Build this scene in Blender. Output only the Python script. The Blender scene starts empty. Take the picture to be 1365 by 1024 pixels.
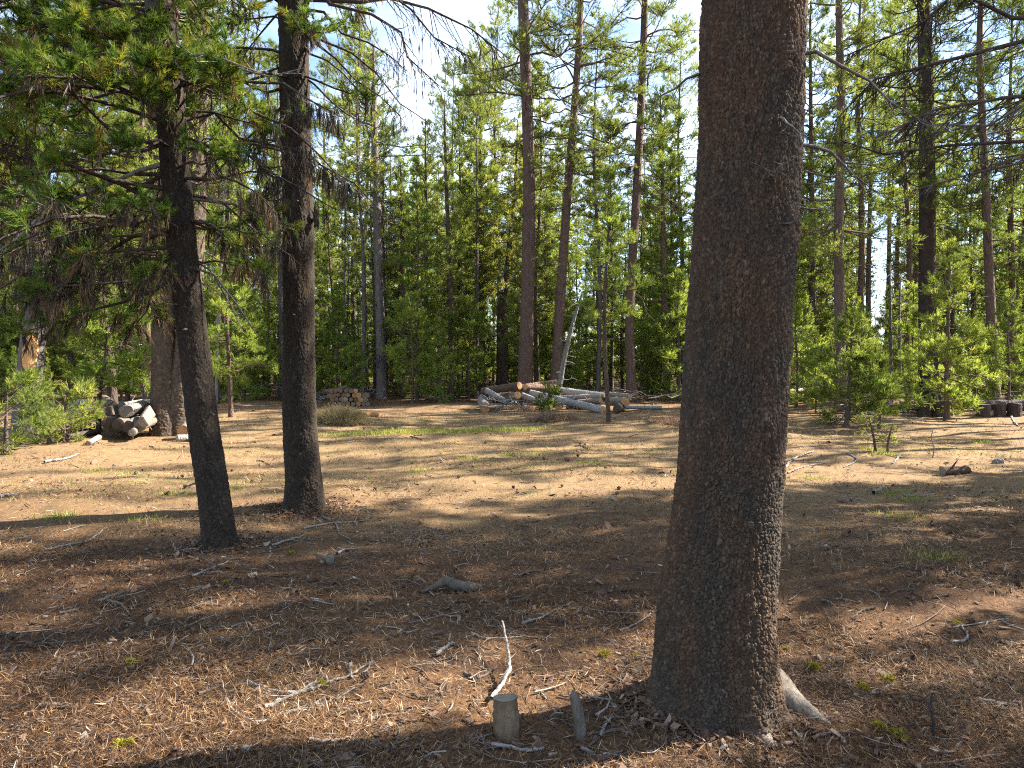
import bpy, math, random
import numpy as np
from mathutils import Vector

SC = bpy.context.scene
COL = SC.collection
R = math.radians
UP = np.array([0.0, 0.0, 1.0])

# ------------------------------------------------------------------ camera
CAM = np.array([0.0, 0.0, 1.6])
FPX = 975.0
PITCH = R(2.0)
cam_d = bpy.data.cameras.new('camera')
cam = bpy.data.objects.new('camera', cam_d)
COL.objects.link(cam)
cam.location = CAM
cam.rotation_euler = (R(90) - PITCH, 0, 0)
cam_d.sensor_fit = 'HORIZONTAL'
cam_d.sensor_width = 36.0
cam_d.lens = 36.0 * FPX / 1365.0
cam_d.clip_start = 0.05
cam_d.clip_end = 2000
SC.camera = cam

def ray(px, py):
    x = (px - 682.5) / FPX
    y = -(py - 512.0) / FPX
    c, s = math.cos(PITCH), math.sin(PITCH)
    return np.array([x, c + y * s, y * c - s])

def gz(x, y):
    x = np.asarray(x, float); y = np.asarray(y, float)
    z = (0.035 * np.sin(0.9 * x + 0.6 * y + 1.0) + 0.03 * np.sin(0.55 * x - 1.25 * y + 2.0)
         + 0.020 * np.sin(2.3 * x + 1.7 * y) * np.cos(1.9 * y - 0.8 * x)
         + 0.011 * np.sin(5.1 * x - 3.0 * y + 0.7) * np.sin(4.3 * y + 2.2 * x)
         + 0.0035 * np.sin(13.0 * x + 9.0 * y) * np.sin(11.0 * y - 7.0 * x + 1.0))
    # low root mounds round the three close pines
    for (cx, cy, h, w) in ((0.9, 3.35, 0.05, 0.5), (-2.2, 7.9, 0.07, 0.7), (-2.5, 6.4, 0.04, 0.5)):
        z = z + h * np.exp(-((x - cx) ** 2 + (y - cy) ** 2) / (w * w))
    far = np.clip((np.hypot(x, y) - 40) / 60, 0, 1)
    return z + far * 0.5 * np.sin(0.07 * x + 0.05 * y)

def G(px, py):
    """where the view through a photo point meets the ground"""
    d = ray(px, py)
    t = CAM[2] / -d[2] if d[2] < -1e-3 else 60.0
    for _ in range(6):
        p = CAM + d * t
        t = (CAM[2] - float(gz(p[0], p[1]))) / -d[2]
    p = CAM + d * t
    return np.array([p[0], p[1], float(gz(p[0], p[1]))])

def AT(px, py, Y):
    d = ray(px, py)
    return CAM + d * (Y / d[1])

def P3(x, y, dz=0.0):
    return np.array([x, y, float(gz(x, y)) + dz])

# ------------------------------------------------------------------ materials
class NT:
    def __init__(s, name):
        s.m = bpy.data.materials.new(name); s.m.use_nodes = True
        s.t = s.m.node_tree; s.t.nodes.clear()
        s.out = s.n('ShaderNodeOutputMaterial')
    def n(s, typ, ins=None, **kw):
        nd = s.t.nodes.new(typ)
        for k, v in kw.items(): setattr(nd, k, v)
        for k, v in (ins or {}).items(): s.set(nd.inputs[k], v)
        return nd
    def set(s, sock, v):
        if hasattr(v, 'outputs'): s.t.links.new(v.outputs[0], sock)
        elif isinstance(v, bpy.types.NodeSocket): s.t.links.new(v, sock)
        else: sock.default_value = v
    def coord(s, scale=(1, 1, 1), kind='Object'):
        tc = s.n('ShaderNodeTexCoord')
        return s.n('ShaderNodeMapping', {'Vector': tc.outputs[kind], 'Scale': scale})
    def noise(s, vec, scale, detail=4, rough=0.6):
        return s.n('ShaderNodeTexNoise', {'Vector': vec, 'Scale': scale, 'Detail': detail, 'Roughness': rough})
    def ramp(s, fac, stops, interp='LINEAR'):
        nd = s.n('ShaderNodeValToRGB', {'Fac': fac}); nd.color_ramp.interpolation = interp
        e = nd.color_ramp.elements
        while len(e) < len(stops): e.new(0.5)
        for i, (p, c) in enumerate(stops):
            e[i].position = p
            e[i].color = (c, c, c, 1) if isinstance(c, (int, float)) else (*c, 1)
        return nd
    def mix(s, fac, a, b, mode='MIX'):
        nd = s.n('ShaderNodeMix', data_type='RGBA', blend_type=mode)
        s.set(nd.inputs[0], fac)
        for k, v in ((6, a), (7, b)):
            s.set(nd.inputs[k], (*v, 1) if isinstance(v, tuple) and len(v) == 3 else v)
        return nd.outputs[2]
    def math(s, op, a, b=0.0, c=0.0):
        nd = s.n('ShaderNodeMath', operation=op)
        for i, v in enumerate((a, b, c)): s.set(nd.inputs[i], v)
        return nd
    def attr(s, name): return s.n('ShaderNodeAttribute', attribute_name=name).outputs['Fac']
    def bump(s, h, strength, dist): return s.n('ShaderNodeBump', {'Height': h, 'Strength': strength, 'Distance': dist})
    def bsdf(s, col, rough=0.85, normal=None, spec=0.25):
        b = s.n('ShaderNodeBsdfPrincipled', {'Roughness': rough, 'Specular IOR Level': spec})
        s.set(b.inputs['Base Color'], (*col, 1) if isinstance(col, tuple) and len(col) == 3 else col)
        if normal is not None: s.set(b.inputs['Normal'], normal)
        return b
    def done(s, sh):
        s.set(s.out.inputs['Surface'], sh.outputs[0]); return s.m

def leaf_mat(name, stops, trans=0.60, rnd=0.3, tcol=(1.38, 1.28, 0.72), rough=0.55):
    m = NT(name)
    oi = m.n('ShaderNodeObjectInfo')
    f = m.math('ADD', m.attr('tint'), m.math('MULTIPLY', m.math('SUBTRACT', oi.outputs['Random'], 0.5), rnd))
    c = m.ramp(f, stops)
    b = m.bsdf(c, rough, spec=0.14)
    t = m.n('ShaderNodeBsdfTranslucent', {'Color': m.mix(1.0, c.outputs[0], tcol, 'MULTIPLY')})
    return m.done(m.n('ShaderNodeMixShader', {0: trans, 1: b, 2: t}))

def tint_mat(name, stops, rough=0.9, trans=0.0, spec=0.2):
    m = NT(name)
    c = m.ramp(m.attr('tint'), stops)
    b = m.bsdf(c, rough, spec=spec)
    if trans:
        t = m.n('ShaderNodeBsdfTranslucent', {'Color': c.outputs[0]})
        b = m.n('ShaderNodeMixShader', {0: trans, 1: b, 2: t})
    return m.done(b)

M = {}
# green needles: deep green to yellow green
M['needles'] = leaf_mat('pine_needles', [(0.0, (.075, .115, .026)), (.35, (.15, .20, .055)), (.7, (.245, .285, .085)), (1.0, (.35, .35, .10))])
M['needles_bright'] = leaf_mat('young_pine_needles', [(0.0, (.12, .19, .03)), (.4, (.20, .27, .065)), (.8, (.29, .345, .095)), (1.0, (.38, .40, .09))])
M['needles_near'] = leaf_mat('near_pine_needles', [(0.0, (.035, .072, .016)), (.40, (.075, .135, .024)), (.72, (.15, .215, .034)), (.86, (.24, .235, .045)), (1.0, (.28, .16, .045))], trans=.4, rnd=.1)
M['needles_dead'] = leaf_mat('dead_needles', [(0.0, (0.0420, 0.0319, 0.0235)), (.5, (0.0966, 0.0697, 0.0462)), (.85, (0.1680, 0.1176, 0.0714)), (1.0, (0.2520, 0.1596, 0.0756))], trans=.3, tcol=(0.8400, 0.7560, 0.5880))
M['lichen_dark'] = leaf_mat('hair_lichen', [(0.0, (0.0252, 0.0202, 0.0151)), (1.0, (0.0672, 0.0504, 0.0336))], trans=.15, tcol=(0.8400, 0.7560, 0.5880))
M['lichen_yellow'] = leaf_mat('wolf_lichen', [(0.0, (0.260, 0.248, 0.012)), (1.0, (0.465, 0.384, 0.031))], trans=.3, tcol=(0.620, 0.620, 0.372))
M['grass'] = leaf_mat('grass_blades', [(0.0, (.13, .17, .035)), (.5, (.24, .28, .06)), (1.0, (.42, .38, .16))], trans=.4)
M['dry_grass'] = leaf_mat('dry_grass', [(0.0, (.26, .19, .085)), (1.0, (.55, .44, .23))], trans=.3, tcol=(1, .95, .8))
M['dry_weed'] = leaf_mat('dry_weed', [(0.0, (.16, .09, .06)), (1.0, (.40, .28, .19))], trans=.25, tcol=(1, .95, .8))

def bark_far(name, dark, lite, warm=0.3):
    m = NT(name)
    v = m.coord((1, 1, .35))
    n1 = m.noise(v, 14, 6, .7); n2 = m.noise(m.coord((1, 1, .3)), 2.2, 3)
    vo = m.n('ShaderNodeTexVoronoi', {'Vector': v, 'Scale': 26.0})
    c = m.ramp(n1.outputs[0], [(.3, dark), (.72, lite)])
    col = m.mix(m.math('MULTIPLY', n2.outputs[0], warm), c.outputs[0], (.20, .095, .05))
    h = m.math('ADD', vo.outputs['Distance'], n1.outputs[0])
    oi = m.n('ShaderNodeObjectInfo')
    col = m.mix(1.0, col, m.ramp(oi.outputs['Random'], [(0, .75), (1, 1.3)]).outputs[0], 'MULTIPLY')
    return m.done(m.bsdf(col, .9, m.bump(h, .8, .03)))
M['bark'] = bark_far('pine_bark', (0.0336, 0.0260, 0.0218), (0.1327, 0.1058, 0.0874))
M['bark_grey'] = bark_far('grey_bark', (0.0664, 0.0571, 0.0512), (0.2058, 0.1814, 0.1630), .12)
M['bark_warm'] = bark_far('reddish_bark', (0.0512, 0.0336, 0.0260), (0.1512, 0.1058, 0.0848), .25)
M['bark_dark'] = bark_far('dark_bark', (0.0202, 0.0160, 0.0143), (0.0874, 0.0672, 0.0571), .15)
M['deadwood'] = bark_far('bleached_wood', (0.1327, 0.1193, 0.1050), (0.2881, 0.2663, 0.2386), .03)

def hero_bark(name, gain=1.0, warm=.5, speck=.5):
    """platy lodgepole bark: every plate has its own tone"""
    m = NT(name)
    fl = m.attr('flake')
    c = m.ramp(fl, [(0.0, (.038, .030, .023)), (.35, (.064, .050, .037)), (.6, (.090, .069, .050)), (.82, (.128, .094, .066)), (1.0, (.22, .18, .135))])
    n = m.noise(m.coord((1, 1, .4)), 4.5, 5, .65)
    rust = m.ramp(n.outputs[0], [(.42, 0.0), (.60, 1.0)])
    col = m.mix(m.math('MULTIPLY', rust.outputs[0], warm), c.outputs[0], m.ramp(fl, [(0, (.072, .040, .024)), (.6, (.155, .080, .042)), (1.0, (.29, .175, .10))]).outputs[0])
    n2 = m.noise(m.coord((1, 1, .7)), 95, 5, .75)
    pale = m.ramp(n2.outputs[0], [(.60, 0.0), (.70, 1.0)])
    col = m.mix(m.math('MULTIPLY', pale.outputs[0], speck), col, (.30, .26, .22))
    col = m.mix(1.0, col, (gain, gain, gain), 'MULTIPLY')
    # paler bark tone low on the root flare
    col = m.mix(m.math('MULTIPLY', m.attr('pale'), m.ramp(m.noise(m.coord(), 22, 5, .7).outputs[0], [(.35, .25), (.6, .95)]).outputs[0]), col, (.36, .30, .235))
    h = m.math('ADD', m.noise(m.coord((1, 1, .5)), 60, 6, .75).outputs[0], m.math('MULTIPLY', n2.outputs[0], .6))
    return m.done(m.bsdf(col, .88, m.bump(h, .9, .012), .2))
M['bark_big'] = hero_bark('platy_bark', .76, .62, .5)
M['bark_black'] = hero_bark('blackish_bark', .43, .2, .5)
M['bark_twin'] = hero_bark('grey_platy_bark', 1.05, .15, .5)
M['root'] = hero_bark('root_bark', 1.0, .2, .5)

def wood_end(name, inner, outer):
    m = NT(name)
    n = m.noise(m.coord(), 30, 4)
    w = m.n('ShaderNodeTexNoise', {'Vector': m.coord((1, 1, 1)), 'Scale': 9.0, 'Detail': 3.0})
    c = m.mix(n.outputs[0], inner, outer)
    c = m.mix(m.ramp(w.outputs[0], [(.5, 0.), (.75, .6)]).outputs[0], c, tuple(k * .45 for k in inner))
    return m.done(m.bsdf(c, .85, m.bump(n.outputs[0], .4, .01)))
M['cut_orange'] = wood_end('orange_cut_wood', (0.3528, 0.1596, 0.0630), (0.5208, 0.3024, 0.1428))
M['cut_pale'] = wood_end('pale_cut_wood', (0.3226, 0.2486, 0.1613), (0.4166, 0.3360, 0.2285))
M['cut_brown'] = wood_end('brown_cut_wood', (0.1344, 0.0714, 0.0378), (0.2856, 0.1764, 0.1008))
M['cut_grey'] = wood_end('weathered_cut_wood', (0.1428, 0.1176, 0.0857), (0.2360, 0.1999, 0.1495))
M['cut_dark'] = wood_end('dark_cut_wood', (.055, .04, .032), (.11, .08, .06))
M['post_wood'] = bark_far('post_wood', (0.0680, 0.0445, 0.0260), (0.1873, 0.1403, 0.0882), .25)
M['stub_wood'] = bark_far('grey_stub_wood', (.070, .058, .045), (.185, .158, .125), .1)
M['log_pale'] = bark_far('pale_log_bark', (0.1705, 0.1537, 0.1411), (0.3276, 0.3083, 0.2881), .08)
M['log_brown'] = bark_far('brown_log_bark', (0.0605, 0.0428, 0.0319), (0.1714, 0.1218, 0.0890), .3)
M['log_tan'] = bark_far('tan_log_bark', (0.1201, 0.0941, 0.0722), (0.2646, 0.2201, 0.1764), .15)
M['log_dark'] = bark_far('dark_log_bark', (.025, .02, .018), (.10, .08, .07), .1)
M['stone'] = bark_far('grey_stone', (0.160, 0.148, 0.136), (0.288, 0.272, 0.256), .05)
M['cone'] = bark_far('cone_scales', (.045, .03, .022), (.15, .09, .06), .2)
M['scar'] = bark_far('orange_bare_wood', (.50, .23, .075), (.78, .48, .22), .1)
M['black_object'] = bark_far('black_object', (.012, .011, .011), (.04, .038, .036), .02)

# litter
M['litter'] = tint_mat('needle_litter', [(0.0, (0.0168, 0.0101, 0.0076)), (.25, (0.0554, 0.0269, 0.0134)), (.5, (0.1344, 0.0672, 0.0286)), (.72, (0.2520, 0.1386, 0.0588)), (.9, (0.3612, 0.2268, 0.1092)), (1.0, (0.4536, 0.3528, 0.2352))], .75, .12)
M['chips'] = tint_mat('bark_chips', [(0.0, (0.0504, 0.0336, 0.0252)), (.5, (0.1428, 0.0840, 0.0546)), (.82, (0.2520, 0.1848, 0.1344)), (1.0, (0.4704, 0.4116, 0.3360))], .85)
M['twigs'] = tint_mat('weathered_twigs', [(0.0, (0.0470, 0.0319, 0.0227)), (.55, (0.1260, 0.0974, 0.0756)), (.85, (0.2268, 0.1949, 0.1638)), (1.0, (0.3654, 0.3343, 0.2957))], .85)

def ground_mat():
    m = NT('forest_floor')
    v = m.coord()
    big = m.noise(v, .55, 4, .6); mid = m.noise(v, 3.5, 5, .65)
    fine = m.noise(v, 38, 6, .78); streak = m.noise(m.coord((1, .28, 1)), 85, 4, .75)
    streak2 = m.noise(m.coord((.3, 1, 1)), 95, 4, .75)
    f = m.math('ADD', m.math('MULTIPLY', fine.outputs[0], .45), m.math('ADD', m.math('MULTIPLY', streak.outputs[0], .3), m.math('MULTIPLY', streak2.outputs[0], .25)))
    c = m.ramp(f, [(.34, (.022, .013, .009)), (.44, (.085, .045, .024)), (.53, (.155, .086, .043)), (.62, (.26, .165, .09)), (.72, (.44, .34, .235))])
    # bare duff / older dark mulch in irregular patches
    col = m.mix(m.ramp(mid.outputs[0], [(.40, .0), (.62, .7)]).outputs[0], c.outputs[0], (.06, .034, .023))
    # the clearing's drier straw tone, paled further to paint in its sunlight
    sx = m.n('ShaderNodeSeparateXYZ', {'Vector': v})
    d = m.math('ADD', sx.outputs[1], m.math('MULTIPLY', m.math('SUBTRACT', big.outputs[0], .5), 5.0))
    dry = m.ramp(m.math('DIVIDE', d, 30.0), [(.18, 0.), (.30, 1.), (.70, 1.), (.95, .0)])
    pale = m.mix(1.0, m.mix(.24, col, (.45, .34, .19)), (1.08, 1.05, 1.0), 'MULTIPLY')
    col = m.mix(dry.outputs[0], col, pale)
    gr = m.ramp(m.noise(v, .9, 5, .7).outputs[0], [(.60, 0.), (.72, .45)])
    col = m.mix(m.math('MULTIPLY', gr.outputs[0], dry.outputs[0]), col, (.25, .25, .09))
    h = m.math('ADD', m.math('MULTIPLY', f, 1.0), m.math('MULTIPLY', mid.outputs[0], .8))
    return m.done(m.bsdf(col, .95, m.bump(h, 1.0, .03), .1))
M['ground'] = ground_mat()
# ------------------------------------------------------------------ mesh helpers
def mesh(name, V, faces, mats, fmat=None, attrs=None, smooth=False):
    """faces: list of (n,k) int arrays; fmat: list of material indices (int or array) per block"""
    V = np.ascontiguousarray(V, np.float32)
    me = bpy.data.meshes.new(name)
    me.vertices.add(len(V)); me.vertices.foreach_set('co', V.ravel())
    faces = [np.asarray(f, np.int32) for f in faces if len(f)]
    nl = sum(f.size for f in faces); npoly = sum(len(f) for f in faces)
    me.loops.add(nl); me.polygons.add(npoly)
    me.loops.foreach_set('vertex_index', np.concatenate([f.ravel() for f in faces]))
    tot = np.concatenate([np.full(len(f), f.shape[1], np.int32) for f in faces])
    st = np.concatenate([[0], np.cumsum(tot)[:-1]]).astype(np.int32)
    me.polygons.foreach_set('loop_start', st)
    if fmat is not None:
        me.polygons.foreach_set('material_index', np.concatenate([np.broadcast_to(np.asarray(k, np.int32), (len(f),)) for k, f in zip(fmat, faces)]))
    me.polygons.foreach_set('use_smooth', np.full(npoly, smooth, bool))
    for k, a in (attrs or {}).items():
        at = me.attributes.new(k, 'FLOAT', 'POINT'); at.data.foreach_set('value', np.ascontiguousarray(a, np.float32))
    me.update(calc_edges=True); me.validate()
    for m in (mats if isinstance(mats, (list, tuple)) else [mats]): me.materials.append(M[m] if isinstance(m, str) else m)
    return me

def nrm(a): return a / np.maximum(np.linalg.norm(a, axis=-1, keepdims=True), 1e-9)

def tubes(P, Rad, s=5, cap=False):
    """P (B,n,3), Rad (B,n): B tapered tubes of s sides"""
    P = np.asarray(P, float); Rad = np.asarray(Rad, float)
    B, n, _ = P.shape
    T = np.gradient(P, axis=1) if n > 2 else np.repeat((P[:, 1:] - P[:, :1]), n, axis=1)
    T = nrm(T)
    ov = nrm(P[:, -1] - P[:, 0])
    ref = np.zeros((B, 3)); ref[np.arange(B), np.argmin(np.abs(ov), axis=1)] = 1
    U = nrm(np.cross(T, ref[:, None, :])); W = np.cross(T, U)
    a = np.linspace(0, 2 * np.pi, s, endpoint=False)
    V = P[:, :, None, :] + Rad[:, :, None, None] * (U[:, :, None, :] * np.cos(a)[None, None, :, None] + W[:, :, None, :] * np.sin(a)[None, None, :, None])
    i = np.arange(B)[:, None, None] * n * s + np.arange(n - 1)[None, :, None] * s
    j = np.arange(s)[None, None, :]; jn = (j + 1) % s
    F = np.stack([i + j, i + jn, i + s + jn, i + s + j], -1).reshape(-1, 4)
    return V.reshape(-1, 3), F

class MB:
    """collects arrays of quads and triangles into one mesh"""
    def __init__(s): s.V = []; s.F = []; s.m = []; s.t = []; s.n = 0
    def add(s, V, F, mat=0, tint=0.5):
        s.F.append(np.asarray(F) + s.n); s.V.append(V); s.m.append(mat)
        s.t.append(np.broadcast_to(np.asarray(tint, float), (len(V),))); s.n += len(V)
    def tube(s, P, Rad, sides=5, mat=0, tint=0.5):
        V, F = tubes(np.asarray(P)[None], np.asarray(Rad)[None], sides); s.add(V, F, mat, tint)
    def build(s, name, mats, smooth=True):
        if not s.V: return mesh(name, np.zeros((3, 3)), [np.array([[0, 1, 2]])], mats)
        return mesh(name, np.concatenate(s.V), s.F, mats, s.m, {'tint': np.concatenate(s.t)}, smooth)

def needles(P, D, n, L, W, rng, ang=(25, 75), base=0.09, tint=None, tvar=.18):
    """n flat tapered needles on each shoot: P (N,3) shoot feet, D (N,3) shoot axes"""
    N = len(P)
    D = nrm(D)
    u = rng.random((N, n, 1)); perp = nrm(np.cross(D[:, None, :], rng.normal(size=(N, n, 3))))
    a = np.radians(rng.uniform(*ang, (N, n, 1))) * (1.1 - .75 * u)
    d = D[:, None, :] * np.cos(a) + perp * np.sin(a)
    b = P[:, None, :] + D[:, None, :] * (u * base)
    L = L * rng.uniform(.7, 1.15, (N, n, 1))
    side = nrm(np.cross(d, rng.normal(size=(N, n, 3)))) * W * .5
    V = np.stack([b - side, b + side, b + d * L], 2).reshape(-1, 3)
    F = np.arange(N * n * 3).reshape(-1, 3)
    t = (rng.random(N) if tint is None else np.broadcast_to(tint, (N,)))[:, None] + rng.normal(0, tvar, (N, n)) * .5
    return V, F, np.repeat(np.clip(t, 0, 1).ravel(), 3)

def branches(p0, d, ln, r0, curve, rng, twig=7., shoots=4, s0=.3, tl=.38, lift=.25, n=6, wig=.04, sides=4, tdown=0.0, minr=.003):
    """limbs with side twigs; returns (tube blocks, shoot feet, shoot axes)"""
    B = len(p0); s = np.linspace(0, 1, n)
    d = nrm(d)
    P = p0[:, None, :] + d[:, None, :] * (ln[:, None] * s)[..., None]
    P[:, :, 2] += curve[:, None] * ln[:, None] * s ** 2
    w = np.cumsum(rng.normal(0, wig, (B, n, 3)), 1) * ln[:, None, None]; w[:, 0] = 0
    P = P + w
    Rd = r0[:, None] * (1 - .82 * s) + minr * .5
    out = [tubes(P, Rd, sides)]
    nt = np.maximum(2, np.round(ln * twig * rng.uniform(.75, 1.25, B))).astype(int)
    idx = np.repeat(np.arange(B), nt); T = len(idx)
    u = s0 + (1 - s0) * rng.random(T) ** .75
    f = u * (n - 1); k = np.minimum(f.astype(int), n - 2); fr = (f - k)[:, None]
    bp = P[idx, k] * (1 - fr) + P[idx, k + 1] * fr
    bt = nrm(P[idx, k + 1] - P[idx, k])
    side = nrm(np.cross(bt, UP)) * np.where(rng.random(T) < .5, -1, 1)[:, None]
    td = nrm(bt * .7 + side * rng.uniform(.2, 1.1, (T, 1)) + UP * (rng.uniform(-.25, .6, (T, 1)) * (1 - tdown) - tdown * rng.uniform(.3, 1.6, (T, 1))) + rng.normal(0, .2, (T, 3)))
    L = ln[idx] * tl * (1.15 - u) * rng.uniform(.5, 1.2, T) + .06
    ss = np.array([0, .5, 1.0])
    Q = bp[:, None, :] + td[:, None, :] * (L[:, None] * ss)[..., None]
    Q[:, :, 2] += (lift - tdown * .4) * L[:, None] * ss ** 2
    Q[:, 1:] += rng.normal(0, .06, (T, 2, 3)) * L[:, None, None]
    out.append(tubes(Q, np.maximum(r0[idx] * .25, minr)[:, None] * np.array([1., .75, .45]), 3))
    S = max(shoots, 1)
    v = rng.uniform(.25, 1.0, (T, S, 1)); v[:, 0] = 1
    A = np.where(v < .5, Q[:, None, 0] + (Q[:, None, 1] - Q[:, None, 0]) * v * 2, Q[:, None, 1] + (Q[:, None, 2] - Q[:, None, 1]) * (v * 2 - 1))
    D = nrm(td[:, None, :] * .8 + UP * lift * 2 + rng.normal(0, .45, (T, S, 3)))
    return out, A.reshape(-1, 3), D.reshape(-1, 3), np.repeat(rng.random(T), S), Q

def interp_spine(S, Rr, z):
    S = np.asarray(S); o = np.stack([np.interp(z, S[:, 2], S[:, k]) for k in range(3)], -1)
    return o, np.interp(z, S[:, 2], Rr)

def smooth_spine(S, Rr, n):
    """Catmull-Rom through the given points"""
    S = np.asarray(S, float); Rr = np.asarray(Rr, float); A = np.concatenate([S, Rr[:, None]], 1)
    A = np.concatenate([2 * A[:1] - A[1:2], A, 2 * A[-1:] - A[-2:-1]])
    t = np.linspace(0, len(S) - 1 - 1e-6, n); k = t.astype(int); f = (t - k)[:, None]
    a, b, c, d = A[k], A[k + 1], A[k + 2], A[k + 3]
    o = .5 * ((2 * b) + (-a + c) * f + (2 * a - 5 * b + 4 * c - d) * f ** 2 + (-a + 3 * b - 3 * c + d) * f ** 3)
    return o[:, :3], np.maximum(o[:, 3], .004)

def pine(S, Rr, lo, hi, rmax, seed, prof='cone', whorl=.38, per=5, twig=7., shoots=4, nn=9, L=.10, W=.016, base=.14, ang=(15, 58),
         needle_mat='needles', bark='bark', dead=(0, 0), sides=8, elev=(-8, 45), tl=.38, tint=(.45, .2), trunk_n=18, az=None, dead_len=.8, lichen=0, trunk=True):
    """meshes (trunk with limbs, crown) of a pine grown along spine S with radii Rr"""
    rng = np.random.default_rng(seed)
    tb = MB()
    if trunk:
        Sp, Rp = smooth_spine(S, Rr, trunk_n)
        fl = 1 + .32 * np.exp(-(Sp[:, 2] - Sp[0, 2]) / (Rr[0] * 1.6 + .02))
        tb.tube(Sp, Rp * fl, sides)
    zs = []
    z = lo
    while z < hi - .05:
        k = max(2, int(round(per * rng.uniform(.7, 1.3)))); zs += list(z + rng.normal(0, whorl * .22, k)); z += whorl * rng.uniform(.75, 1.25)
    zs = np.clip(np.array(zs), lo - .1, hi - .03); B = len(zs)
    t = np.clip((zs - lo) / (hi - lo), 0, 1)
    if prof == 'cone': pr = (1 - t) ** .85 * np.minimum(1, .62 + t * 2.2) + .05
    elif prof == 'column': pr = np.minimum(1, (1 - t) * 2.6) ** .7 * (.75 + .25 * np.sin(t * 9 + seed)) + .05
    else: pr = np.sin(np.pi * np.clip(t * .86 + .12, 0, 1)) ** .7 + .06      # rounded top
    ln = rmax * pr * rng.uniform(.55, 1.15, B)
    a = rng.uniform(0, 2 * np.pi, B) if az is None else np.radians(rng.uniform(az[0], az[1], B))
    e = np.radians(elev[0] + (elev[1] - elev[0]) * t ** 1.3 + rng.normal(0, 9, B))
    d = np.stack([np.cos(a) * np.cos(e), np.sin(a) * np.cos(e), np.sin(e)], -1)
    p0, rr = interp_spine(S, Rr, zs)
    bt, A, D, tw, _ = branches(p0, d, ln, np.minimum(rr * .3, .008 + ln * .011), np.where(t < .5, .02, .12) + rng.normal(0, .07, B), rng, twig, shoots, tl=tl)
    for V, F in bt: tb.add(V, F)
    top = np.array([[S[-1][0], S[-1][1], hi - .15]]); A = np.concatenate([A, top.repeat(3, 0)]); D = np.concatenate([D, np.array([[0, 0, 1.], [.3, .1, 1], [-.2, .2, 1]])]); tw = np.append(tw, [.6] * 3)
    cb = MB()
    bt_ = np.clip(tint[0] + (tw - .5) * 2 * tint[1] + rng.normal(0, .08, len(tw)), 0, 1)
    V, F, tt = needles(A, D, nn, L, W, rng, ang=ang, base=base, tint=bt_); cb.add(V, F, 0, tt)
    if dead[1] > dead[0] + .2:
        k = int((dead[1] - dead[0]) * dead_len * 7)
        zs = rng.uniform(dead[0], dead[1], k); p0, rr = interp_spine(S, Rr, zs)
        a = rng.uniform(0, 2 * np.pi, k); e = np.radians(rng.normal(-8, 16, k))
        d = np.stack([np.cos(a) * np.cos(e), np.sin(a) * np.cos(e), np.sin(e)], -1)
        bt, A2, D2, _, _ = branches(p0, d, rmax * rng.uniform(.25, 1.0, k), np.full(k, .011), np.full(k, -.18), rng, 3.0, 2, tdown=.35, wig=.05, minr=.004)
        for V, F in bt: tb.add(V, F)
        if lichen:
            sel = rng.random(len(A2)) < lichen
            V, F, tt = needles(A2[sel], np.tile([0, 0, -1.], (sel.sum(), 1)), 8, .16, .012, rng, ang=(2, 22), tint=rng.random(sel.sum())); cb.add(V, F, 1, tt)
    return tb.build('trunk', bark), cb.build('crown', [needle_mat, 'lichen_dark'], False)

# ------------------------------------------------------------------ scene-object helpers
def empty(name, loc=(0, 0, 0), rz=0.0):
    o = bpy.data.objects.new(name, None); o.empty_display_size = .2; o.location = loc; o.rotation_euler = (0, 0, rz); COL.objects.link(o); return o
def obj(name, me, parent=None, loc=None):
    o = bpy.data.objects.new(name, me); COL.objects.link(o)
    if parent is not None: o.parent = parent
    if loc is not None: o.location = loc
    return o
def tag(o, label=None, cat=None, group=None, kind=None):
    if label: o['label'] = label
    if cat: o['category'] = cat
    if group: o['group'] = group
    if kind: o['kind'] = kind
    return o
def copy_tree(o, parent=None):
    c = o.copy(); COL.objects.link(c); c.parent = parent
    for ch in list(o.children): copy_tree(ch, c)
    return c

# ------------------------------------------------------------------ cellular bark for the close trunks
def cells(u, v, nu, seed):
    rng = np.random.default_rng(seed); nv = int(v.max()) + 4
    ju = rng.random((nu, nv)); jv = rng.random((nu, nv)); idr = rng.random((nu, nv))
    iu = np.floor(u).astype(int); iv = np.floor(v).astype(int)
    f1 = np.full(u.shape, 9.); f2 = np.full(u.shape, 9.); cid = np.zeros(u.shape)
    for a in (-1, 0, 1):
        for b in (-1, 0, 1):
            cu = iu + a; cv = np.clip(iv + b, 0, nv - 1)
            dd = np.hypot(cu + ju[cu % nu, cv] - u, cv + jv[cu % nu, cv] - v); q = idr[cu % nu, cv]
            near = dd < f1
            f2 = np.where(near, f1, np.minimum(f2, dd)); cid = np.where(near, q, cid); f1 = np.where(near, dd, f1)
    return f1, f2, cid

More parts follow.
